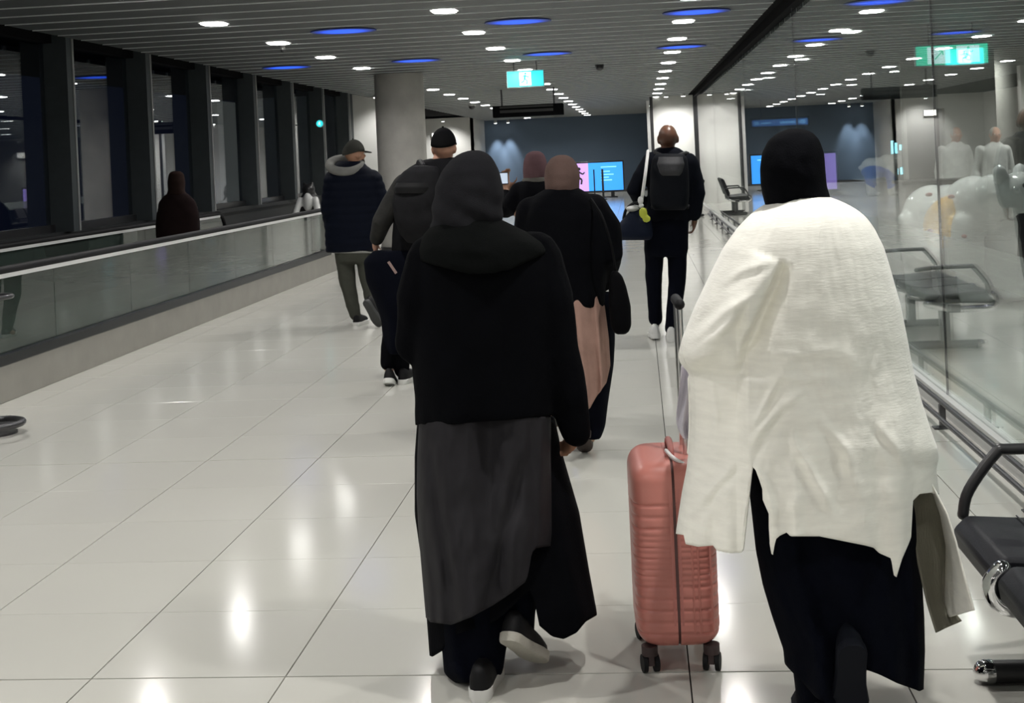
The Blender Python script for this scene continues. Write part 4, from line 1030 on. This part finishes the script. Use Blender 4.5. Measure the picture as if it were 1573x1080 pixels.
    garment(b, [(900, 1230, 1330, .1, .02), (1000, 1215, 1300, .10, .04), (1060, 1222, 1285, .09, .06), (1120, 1228, 1280, .08, .07)], Y, closed=True, n=40, m=18)
    garment(b, [(900, 1270, 1350, .1, -.02), (985, 1285, 1338, .07, -.05), (1030, 1288, 1338, .055, -.07)], Y, closed=True, n=40, m=14)
    fused('trousers', b, NAVY, o, .009, 3)
    bt = mat('navy_shoe', (.005, .006, .010), .7, spec=.12)
    h = P(1311, 992, 3.36)
    shoe(o, tuple(h), (-.02, .42, -.90), bt, bt, 1.02, up=(0, .90, .42), thick=.022)
    h = P(1255, 1085, 3.62)
    shoe(o, (h.x, 3.56, 0), (-.05, 1, 0), bt, bt, .95, thick=.022)
    # pale satin ribbon hanging from the left hand
    b = MB(); RR = []
    for (l, r, py) in ((1046, 1062, 560), (1045, 1064, 590), (1041, 1064, 620), (1038, 1063, 645), (1040, 1060, 660), (1050, 1062, 676)):
        row = []
        for j in range(9):
            u = j / 8; row.append(P(l + (r - l) * u, py, 3.74 + .018 * math.sin(u * 9 + py / 25)))
        RR.append(row)
    b.rings(RR, closed=False, cap=False)
    obj('ribbon', b, mat('lavender_satin', (.60, .57, .64), .35, spec=.5), o, True, angle=180, solid=.003, sub=1, label='pale lavender satin cloth hanging from the left hand')
woman_cream()

# ---------------------------------------------------------------- two women ahead
def woman_pink():
    Y = 6.9
    o = person(880, Y, 'woman in a brown headscarf and black jacket over a dusty pink tunic')
    c = P(864, 268, Y)
    body(o, SK_MID, P(875, 450, Y).x, Y, 1.50, head=(c.x, Y + .05, c.z - .01), hs=.93, sw=.85, elbows=[P(808, 395, Y), P(936, 392, Y)], wrists=[P(825, 420, Y + .2), P(925, 430, Y + .2)],
         knees=[P(895, 590, Y + .1), P(912, 590, Y)], ankles=[P(905, 650, Y + .25), P(905, 668, Y - .02)], voxel=.012)
    b = MB(); garment(b, [(238, 856, 871, .02), (243, 846, 880, .06), (255, 838, 888, .09), (270, 836, 891, .105), (285, 837, 890, .105), (300, 838, 890, .09)], Y, closed=True, n=48, m=24, wr=.006)
    fused('headscarf', b, cloth('brown_scarf', lin((98, 80, 75)), .9, .1), o, .01, 3)
    b = MB()
    garment(b, [(288, 844, 888, .08), (298, 822, 905, .12), (310, 810, 920, .15), (330, 803, 930, .17), (360, 800, 936, .18), (400, 803, 936, .18), (440, 814, 930, .18), (466, 832, 930, .18), (474, 835, 930, .17)], Y, closed=True, n=56, m=30, folds=((7, .01, 1, 2),))
    sleeve(b, [(912, 322, Y), (930, 350, Y), (936, 390, Y - .03), (926, 432, Y + .15)], [.085, .08, .07, .055]); sleeve(b, [(816, 325, Y), (806, 390, Y), (822, 425, Y + .18)], [.08, .07, .055])
    fused('jacket', b, BLK2, o, .012, 4, wrinkle=.008, wscale=(8, 8, 6))
    b = MB(); garment(b, [(455, 838, 928, .17), (520, 838, 936, .18), (560, 840, 938, .18), (635, 842, 937, .18)], Y, hem=[(835, 640), (895, 633), (906, 628), (916, 610), (932, 588), (938, 560)], n=150, m=30, folds=((11, .026, .4, .6), (19, .012, 1, .6)), href=560)
    obj('tunic', b, cloth('dusty_pink', lin((160, 129, 118)), .9, .1), o, True, angle=180, solid=.003)
    b = MB()
    garment(b, [(450, 838, 943, .14, .06), (520, 842, 945, .15, .06), (560, 845, 943, .15, .05), (620, 862, 934, .13, .04), (655, 895, 930, .08, .02), (676, 900, 922, .07, .0)], Y, closed=True, n=48, m=24)
    fused('long_skirt', b, NAVY, o, .012, 4)
    h = P(898, 664, 6.78)
    shoe(o, tuple(h), (-.05, .75, -.54), M_SHOEBLK, mat('brown_sole', (.045, .03, .025), .6), .92, up=(0, .55, .75), thick=.022)
    h = P(897, 690, 7.05); shoe(o, (h.x - .05, 7.02, 0), (0, 1, 0), M_SHOEBLK, M_SOLE, .92)
    q = P(953, 470, 6.72)
    s = empty('shoulder_bag', (q.x, 6.72, 0), 'black shoulder bag hanging at the right hip of the pink tunic woman', 'bag')
    b = MB(); garment(b, [(416, 940, 948, .03), (424, 937, 956, .055), (440, 935, 962, .07), (470, 935, 969, .08), (500, 938, 970, .08), (510, 942, 966, .07), (514, 948, 960, .05)], 6.74, closed=True, n=40, m=24, e=2.8)
    fused('bag_body', b, mat('bag_black', (.0025, .0025, .0032), .85, spec=.05, bump=.1), s, .009, 3)
    b = MB(); b.tube(path_smooth([P(946, 420, 6.74), P(940, 380, 6.68), P(926, 335, 6.68), P(908, 306, 6.80)], 6), .006, 8); obj('strap', b, mat('bag_strap', (.004, .004, .005), .7, spec=.1), s, True)
woman_pink()
def woman_far():
    Y = 7.8
    o = person(822, Y, 'woman in a mauve headscarf holding up a phone, ahead of the black hooded coat')
    c = P(822, 258, Y)
    body(o, SK_MID, P(826, 450, Y).x, Y, 1.55, head=(c.x + .008, Y + .045, c.z - .01), headf=(.3, .95, 0), hs=.80, sw=.82, elbows=[P(779, 322, Y + .02), P(866, 390, Y)], wrists=[P(776, 292, Y + .12), P(862, 430, Y + .2)], hand_d=[(.0, .2, 1), (0, .5, -.8)], palms=[(.4, -1, 0), (-1, 0, 0)], voxel=.012)
    b = MB(); garment(b, [(232, 816, 829, .02), (237, 808, 836, .05), (248, 804, 840, .075), (262, 803, 841, .085), (278, 804, 838, .08), (286, 800, 842, .08)], Y, closed=True, n=44, m=22, wr=.006)
    fused('headscarf', b, cloth('mauve_scarf', lin((92, 70, 74)), .9, .1), o, .01, 3)
    b = MB(); garment(b, [(270, 806, 838, .075), (276, 802, 843, .09), (285, 799, 848, .095), (290, 800, 846, .09)], Y, closed=True, n=40, m=12); fused('collar', b, cloth('grey_collar', (.10, .095, .085), .9, .1), o, .01, 3)
    b = MB()
    garment(b, [(276, 804, 842, .08), (285, 796, 850, .11), (300, 792, 862, .14), (330, 794, 870, .16), (400, 794, 872, .17), (500, 790, 876, .18), (560, 788, 878, .18)], Y, closed=True, n=48, m=26)
    sleeve(b, [(802, 300, Y), (785, 318, Y), (778, 324, Y + .02), (776, 300, Y + .10)], [.08, .065, .055, .042]); sleeve(b, [(856, 305, Y), (866, 390, Y), (862, 425, Y + .18)], [.08, .065, .05])
    fused('coat', b, BLK2, o, .012, 4, wrinkle=.007, wscale=(8, 8, 6))
    b = MB(); garment(b, [(540, 792, 874, .16), (600, 794, 872, .17), (640, 796, 870, .17)], Y, closed=True, n=40, m=12); fused('long_skirt', b, BLK2, o, .014, 3)
    for i, px in enumerate((818, 846)): h = P(px, 640, Y); shoe(o, (h.x, Y - .1 + .15 * i, 0), (0, 1, 0), M_SHOEBLK, M_SOLE, .92)
    q = P(773, 274, Y + .10); s = empty('phone', tuple(q), 'small bright phone held up by the woman in the mauve headscarf', 'phone')
    b = MB(); b.box((q.x - .030, q.y - .004, q.z - .035), (q.x + .030, q.y + .004, q.z + .035)); obj('case', b, M_BLACKMETAL, s, bevel=.003)
    b = MB(); b.box((q.x - .026, q.y - .0055, q.z - .030), (q.x + .026, q.y - .0042, q.z + .030)); obj('screen', b, mat('phone_screen', (.5, .55, .6), .3, emit=(.5, .6, .75), es=.6), s)
woman_far()

# ---------------------------------------------------------------- man with rucksack and duffel
def man_right():
    Y = 10.98
    o = person(1026, Y, 'bald man in dark clothes and white shoes carrying a rucksack and a duffel bag')
    c = P(1026, 213, Y)
    body(o, SK_DARK, P(1026, 350, Y).x, Y, 1.70, head=(c.x, Y, c.z), hs=.98, elbows=[P(974, 290, Y - .05), P(1072, 295, Y)], wrists=[P(984, 312, Y + .12), P(1067, 337, Y + .04)], hand_d=[(.4, .5, -.2), (-.1, .25, -.95)], palms=[(0, -.3, -1), (-1, .2, 0)],
         knees=[P(1004, 430, Y + .06), P(1040, 440, Y)], ankles=[P(1007, 495, Y + .15), P(1031, 510, Y)], voxel=.011, curl=.6, ls=.74)
    b = MB()
    garment(b, [(226, 1014, 1038, .06), (234, 1003, 1052, .09), (243, 996, 1062, .12), (260, 994, 1065, .13), (300, 995, 1062, .14), (334, 992, 1060, .14), (342, 993, 1058, .13)], Y, closed=True, n=52, m=26)
    sleeve(b, [(1001, 250, Y), (985, 272, Y - .03), (974, 292, Y - .04), (985, 313, Y + .08)], [.085, .072, .065, .05]); sleeve(b, [(1058, 250, Y), (1067, 275, Y), (1072, 297, Y), (1067, 330, Y + .03)], [.08, .068, .06, .048])
    fused('jacket', b, cloth('navy_jacket', (.0042, .0052, .0085), .85, .08), o, .013, 4, wrinkle=.008, wscale=(8, 8, 6))
    b = MB(); b.tube([P(1026 + 17 * math.cos(q), 233 - 4 * math.sin(q), Y + .07 * math.sin(q)) for q in np.linspace(-PI, PI, 20)], .022, 8, False); obj('collar', b, cloth('grey_hoodie', (.10, .10, .105), .9, .1), o, True)
    b = MB()
    garment(b, [(322, 992, 1059, .13), (350, 990, 1058, .135), (385, 989, 1057, .13), (394, 992, 1054, .11)], Y, closed=True, n=48, m=14)
    sleeve(b, [(1006, 358, Y), (1005, 385, Y), (1004, 425, Y + .05), (1006, 470, Y + .1), (1007, 490, Y + .14)], [.082, .080, .068, .060, .056]); sleeve(b, [(1041, 358, Y), (1041, 385, Y), (1040, 435, Y), (1035, 480, Y), (1032, 505, Y)], [.082, .080, .070, .062, .058])
    fused('trousers', b, NAVY, o, .013, 4, wrinkle=.006, wscale=(9, 9, 5))
    h = P(1007, 516, 11.05); shoe(o, (h.x, 11.02, .012), (-.05, 1, -.05), M_SHOEWHT, M_SOLE, 1.12)
    h = P(1031, 522, 10.9); shoe(o, (h.x, 10.86, 0), (.05, 1, 0), M_SHOEWHT, M_SOLE, 1.12)
    # rucksack
    q = P(1028, 285, Y - .2); s = empty('rucksack', (q.x, Y - .2, 0), 'dark rucksack with a grey top panel on the back of the bald man', 'bag')
    b = MB(); garment(b, [(236, 1008, 1050, .04), (243, 1002, 1056, .08), (262, 999, 1058, .11), (300, 998, 1059, .125), (316, 1000, 1057, .12), (323, 1005, 1052, .09)], Y - .2, closed=True, n=48, m=28, e=2.6)
    fused('bag_body', b, mat('rucksack_navy', (.0042, .005, .0075), .7, spec=.1, bump=.2), s, .011, 3)
    b = MB(); garment(b, [(241, 1011, 1049, .05, -.035), (252, 1008, 1052, .085, -.035), (264, 1010, 1050, .095, -.035), (270, 1012, 1048, .085, -.035)], Y - .2, closed=True, n=40, m=16, e=3); obj('top_panel', b, mat('rucksack_grey', (.022, .022, .025), .6, bump=.2, var=.25, vscale=9), s, True, label='grey top panel')
    for pa, pb_ in ((1014, 1003), (1045, 1056)):
        b = MB(); b.tube(path_smooth([P(pa, 238, Y - .12), P(pb_, 236, Y + .02), P(pb_, 250, Y + .16), P(pb_, 300, Y + .14), P(pb_, 318, Y - .1)], 5), .018, 8); obj('shoulder_strap', b, M_RUBBER, s, True)
    # duffel
    q = P(972, 345, Y - .25); s = empty('duffel_bag', (q.x, Y - .25, 0), 'navy duffel bag with a white strap and lime tag held by the bald man', 'bag')
    Yd = Y - .22
    b = MB(); garment(b, [(318, 974, 990, .05), (328, 964, 997, .09), (342, 952, 1001, .13), (357, 943, 1003, .14), (364, 943, 1003, .135), (369, 950, 998, .10)], Yd, closed=True, n=48, m=26, e=3)
    fused('bag_body', b, mat('duffel_navy', (.0045, .0075, .018), .7, spec=.12, bump=.2), s, .011, 3)
    b = MB(); b.tube(path_smooth([P(995.5, 232, Y - .16), P(992, 262, Y - .30), P(988, 292, Y - .33), P(985, 312, Y - .28)], 6), .013, 8); obj('strap', b, mat('strap_white', (.66, .66, .64), .6), s, True, label='white shoulder strap')
    b = MB(); b.tube(path_smooth([P(958, 336, Yd - .02), P(962, 322, Yd - .05), P(974, 312, Yd - .06), P(984, 312, Yd - .06)], 5), .012, 8); obj('handle', b, M_RUBBER, s, True)
    b = MB(); b.ell(P(984, 308, Yd - .12), (.022, .016, .032)); b.ell(P(985, 316, Yd - .12), (.02, .015, .02)); obj('buckle', b, M_SHOEWHT, s, True, label='white buckle')
    b = MB(); b.ell(P(988, 327, Yd - .16), (.035, .012, .045)); b.ell(P(993, 336, Yd - .16), (.035, .012, .03)); fused('tag', b, mat('lime', (.42, .46, .04), .5), s, .008, 2, label='lime green tag')
    b = MB(); b.ell(P(972, 320, Yd - .02), (.06, .09, .028)); obj('bag_lid', b, mat('pale_lid', (.5, .5, .48), .6), s, True, label='pale cloth on top of the duffel')
man_right()

# ---------------------------------------------------------------- man in the cap on the left
def cap(o, c, fwd, k, m, nm='cap', brim=True, low=0.):
    F = frame(fwd); c = Vector(c); b = MB(); R = []
    for i in range(9):
        t = i / 8 * PI / 2; R.append([c + F @ (Vector((.083 * math.cos(t) * math.cos(a) ** 1, (.104 * math.cos(t)) * math.sin(a) - .012, .012 - low * (math.cos(t)) * max(0, -math.sin(a)) + .108 * math.sin(t))) * k) for a in [2 * PI * j / 28 for j in range(28)]])
    b.rings(R); h = obj(nm, b, m, o, True, angle=180)
    if brim:
        b = MB(); RR = []
        for z in (.0, .006):
            RR.append([c + F @ (Vector((.078 * math.sin(a), .078 * math.cos(a) + .01 + .075 * max(0, math.cos(a)) ** .5, .014 + z - .02 * math.cos(a))) * k) for a in np.linspace(-1.5, 1.5, 20)])
        b.rings(RR); obj('brim', b, m, h, True)
    b = MB(); b.ell(c + F @ Vector((0, -.012, .122)) * k, (.008, .008, .006), 8, 6); obj('button', b, m, h, True)
def man_left():
    Y = 12.7
    o = person(545, Y, 'man in an olive cap, navy padded jacket and olive trousers walking beside the walkway end')
    c = P(545, 237, Y); fw = (.75, .66, 0)
    body(o, SK_MID, P(543, 350, Y).x, Y, 1.70, head=(c.x, Y, c.z), headf=fw, elbows=[P(508, 320, Y), P(584, 325, Y)], wrists=[P(512, 366, Y + .15), P(580, 366, Y + .18)],
         knees=[P(535, 435, Y + .03), P(564, 430, Y)], ankles=[P(547, 488, Y), P(570, 470, Y - .20)], voxel=.012, ls=.78)
    b = MB(); F = frame(fw); cc = Vector(c); b.ell(cc + F @ Vector((0, .045, -.075)), (.06, .05, .055), 14, 10, F); obj('beard', b, mat('beard', (.035, .025, .02), .9, bump=.5), o, True)
    cap(o, Vector(c) + Vector((0, 0, .012)), fw, 1.08, cloth('olive_cap', (.038, .038, .034), .9, .05), low=.03)
    b = MB()
    garment(b, [(248, 520, 556, .07), (256, 510, 566, .10), (268, 504, 576, .13), (290, 501, 582, .15), (320, 499, 586, .16), (355, 499, 585, .16), (380, 500, 578, .15), (388, 501, 572, .13)], Y, closed=True, n=56, m=30)
    sleeve(b, [(572, 276, Y), (584, 310, Y), (587, 335, Y), (581, 364, Y + .15)], [.095, .09, .08, .06]); sleeve(b, [(512, 276, Y), (506, 320, Y), (511, 362, Y + .12)], [.09, .085, .06])
    def puff(co): return .006 * np.abs(np.sin(co[:, 2] * 42)) - .003
    fused('padded_jacket', b, cloth('navy_padding', (.0035, .005, .011), .65, .05), o, .013, 4, disp=puff)
    b = MB(); b.tube([P(530 + 24 * math.cos(q), 254 - 10 * math.sin(q), Y - .02 + .09 * math.sin(q)) for q in np.linspace(-PI, PI, 22)], .045, 10, False); fused('hood', b, cloth('grey_hood', (.17, .17, .16), .9, .1), o, .011, 4, label='pale grey hood')
    b = MB(); garment(b, [(372, 508, 573, .135), (383, 510, 573, .14), (389, 512, 572, .13)], Y, closed=True, n=40, m=8); obj('shirt_hem', b, cloth('shirt_grey', (.30, .30, .29), .9, .1), o, True, angle=180)
    b = MB()
    garment(b, [(376, 512, 571, .13), (392, 514, 570, .13), (404, 516, 568, .11)], Y, closed=True, n=40, m=10)
    sleeve(b, [(529, 392, Y), (534, 432, Y + .02), (541, 465, Y), (546, 484, Y)], [.088, .078, .062, .056]); sleeve(b, [(559, 392, Y), (564, 430, Y), (569, 455, Y - .12), (570, 466, Y - .18)], [.085, .070, .060, .055])
    fused('trousers', b, cloth('olive_trousers', (.050, .052, .043), .9, .08), o, .013, 4, wrinkle=.008, wscale=(9, 9, 6))
    h = P(548, 502, Y); shoe(o, (h.x, Y - .06, 0), (.15, 1, 0), M_SHOEBLK, M_SOLE, 1.1)
    h = P(560, 463, Y - .30); shoe(o, tuple(h), (.35, .35, -.82), M_SHOEBLK, mat('dark_sole', (.035, .037, .037), .6), 1.1, up=(.2, .75, .5))
man_left()

# ---------------------------------------------------------------- man with the backpack
def man_pack():
    Y = 9.3
    o = person(672, Y, 'man in a black cap with a charcoal backpack, half hidden by the hooded coat')
    c = P(682, 226, Y)
    body(o, SK_LIGHT, P(665, 350, Y).x, Y, 1.68, head=(c.x, Y, c.z - .005), elbows=[P(585, 340, Y - .02), P(745, 330, Y)], wrists=[P(577, 374, Y + .06), P(745, 380, Y + .15)], hand_d=[(-.1, .35, -.9), (0, .3, -.9)], palms=[(1, .2, 0), (-1, 0, 0)],
         knees=[P(605, 480, Y + .05), P(632, 480, Y)], ankles=[P(595, 562, Y - .02), P(617, 570, Y + .03)], voxel=.011)
    cap(o, Vector(c) + Vector((0, 0, .008)), (0, 1, 0), 1.06, mat('cap_black', (.004, .004, .0045), .9, spec=.08), low=.025)
    b = MB()
    garment(b, [(243, 660, 704, .07), (250, 642, 722, .10), (262, 620, 742, .13), (280, 610, 752, .15), (320, 606, 752, .15), (370, 602, 748, .15), (405, 600, 740, .15), (412, 604, 736, .13)], Y, closed=True, n=56, m=30)
    sleeve(b, [(742, 275, Y), (748, 330, Y), (746, 370, Y + .12)], [.08, .07, .05])
    fused('jacket', b, cloth('dark_jacket', (.0075, .0075, .009), .85, .08), o, .012, 4, wrinkle=.008, wscale=(8, 8, 6))
    b = MB(); sleeve(b, [(622, 285, Y), (602, 315, Y), (586, 342, Y - .02), (579, 366, Y + .04)], [.085, .078, .068, .052])
    fused('sleeve', b, mat('camo_sleeve', (.0085, .0082, .007), .85, var=.75, vscale=16, bump=.2), o, .011, 4, label='dark mottled sleeve')
    b = MB()
    garment(b, [(385, 574, 712, .14), (400, 558, 700, .16), (432, 562, 684, .17), (465, 576, 672, .17), (490, 585, 660, .15), (530, 589, 648, .13), (545, 592, 640, .10)], Y, closed=True, n=56, m=28, folds=((7, .02, .3, 1),))
    fused('long_tunic', b, NAVY, o, .012, 4)
    b = MB(); sleeve(b, [(605, 500, Y), (597, 535, Y - .01), (595, 558, Y - .02)], [.07, .055, .05]); sleeve(b, [(622, 500, Y), (617, 540, Y + .02), (617, 568, Y + .03)], [.075, .06, .055])
    fused('trousers', b, BLK2, o, .011, 3)
    h = P(594, 575, Y - .16); shoe(o, (h.x, Y - .14, .03), (.0, .85, -.35), M_SHOEBLK, M_SOLE, 1.05, up=(0, .35, .85)); h = P(619, 590, Y); shoe(o, (h.x, Y - .06, 0), (.18, 1, 0), M_SHOEBLK, M_SOLE, 1.05)
    s = empty('backpack', (P(640, 310, Y - .22).x, Y - .22, 0), 'charcoal backpack with a dark band on the man in the black cap', 'bag')
    b = MB(); garment(b, [(255, 632, 672, .05), (262, 620, 676, .09), (280, 608, 678, .12), (310, 602, 678, .14), (340, 606, 677, .14), (360, 615, 674, .12), (373, 626, 668, .08)], Y - .2, closed=True, n=52, m=30, e=2.6)
    fused('bag_body', b, cloth('pack_charcoal', (.013, .013, .0145), .8, .1), s, .010, 3, wrinkle=.006, wscale=(9, 9, 9))
    b = MB(); garment(b, [(281, 609, 664, .085, -.055), (288, 606, 664, .095, -.055), (297, 607, 662, .09, -.055)], Y - .2, closed=True, n=40, m=10); obj('pocket_band', b, M_RUBBER, s, True, label='black band')
    b = MB(); b.tube(path_smooth([P(650, 256, Y - .12), P(644, 250, Y + .02), P(640, 280, Y + .16), P(636, 350, Y + .12)], 6), .022, 8); obj('shoulder_strap', b, M_RUBBER, s, True)
    q = P(602, 411, Y - .26); s = o
    b = MB(); b.rings([[(q.x - .03, q.y, q.z + .035), (q.x - .015, q.y, q.z + .045), (q.x + .035, q.y, q.z - .035), (q.x + .02, q.y, q.z - .045)], [(q.x - .03, q.y + .004, q.z + .035), (q.x - .015, q.y + .004, q.z + .045), (q.x + .035, q.y + .004, q.z - .035), (q.x + .02, q.y + .004, q.z - .045)]]); obj('pale_slip', b, mat('slip_pink', (.28, .19, .175), .7), s)  # unidentified pale pink slip grouped with the man, not a known pocket
man_pack()

# ---------------------------------------------------------------- person on the moving walkway
def walkway_rider():
    Y = 15.4
    o = person(270, Y, 'person in a dark brown hooded top riding the moving walkway')
    c = P(270, 280, Y)
    body(o, SK_MID, P(272, 400, Y).x, Y, 1.44, head=(c.x, Y, c.z - .01), hs=.92, voxel=.013, sw=.75)
    b = MB(); garment(b, [(263, 264, 277, .04), (267, 259, 282, .08), (280, 257, 284, .11), (293, 258, 283, .11), (300, 255, 287, .11)], Y, closed=True, n=40, m=20, e=2.1); fused('hood', b, cloth('brown_hood', (.022, .013, .011), .9, .1), o, .013, 4)
    b = MB()
    garment(b, [(295, 262, 282, .08), (300, 252, 292, .11), (310, 244, 300, .13), (330, 240, 305, .14), (360, 239, 307, .15), (385, 242, 304, .14)], Y, closed=True, n=48, m=22)
    fused('jacket', b, cloth('brown_top', (.014, .0085, .0085), .9, .1), o, .014, 4, wrinkle=.008)
    b = MB(); garment(b, [(375, 245, 300, .13), (420, 250, 298, .12), (460, 255, 292, .1)], Y, closed=True, n=40, m=12); fused('trousers', b, BLK2, o, .014, 3)
    x = P(272, 400, Y).x
    for s in (-1, 1): shoe(o, (x + s * .09, Y - .1, .02), (0, 1, 0), M_SHOEBLK, M_SOLE, 1.)
walkway_rider()

# ---------------------------------------------------------------- white robed people behind the counter
def robed(px, Y, label, hair, wd=25, skin=SK_LIGHT, top=198, robe=None, k=1.):
    o = person(px, Y, label)
    c = P(px, top + 11 * k, Y)
    x = P(px, 300, Y).x; h = c.z + .112
    body(o, skin, x, Y, h, fwd=(0, -1, 0), head=tuple(c), voxel=.014)
    b = MB(); b.ell(Vector(c) + Vector((0, .012, .02)), (.08, .085, .09)); obj('hair', b, hair, o, True)
    b = MB()
    garment(b, [(top + a * k, px - w * k, px + w * k, d) for a, w, d in ((21, 6, .06), (25, 14, .09), (34, 20, .12), (60, 19, .14), (110, 20, .16), (165, 22, .17))], Y, closed=True, n=40, m=20)
    for s in (-1, 1): b.tube([(x + s * .17, Y, h * .80), (x + s * .225, Y + .03, h * .63), (x + s * .23, Y - .05, h * .51)], [.075, .065, .06], 12)
    fused('robe', b, robe or cloth('white_robe', (.66, .66, .64), .9, .1), o, .014, 4, wrinkle=.01, wscale=(9, 9, 4))
    for s in (-1, 1): shoe(o, (x + s * .09, Y + .1, 0), (0, -1, 0), M_SHOEWHT, M_SOLE, 1.)
HAIRD = mat('hair_dark', (.02, .016, .013), .7, bump=.4); HAIRG = mat('hair_grey', (.40, .39, .37), .8, bump=.4)
DARKR = cloth('dark_robe', (.006, .006, .008))
robed(1469, 20, 'person in a white robe behind the counter, the one nearer the doorway', HAIRG, top=196)
robed(1529, 19.2, 'person in a white robe behind the counter, farther from the doorway', HAIRG, top=196)
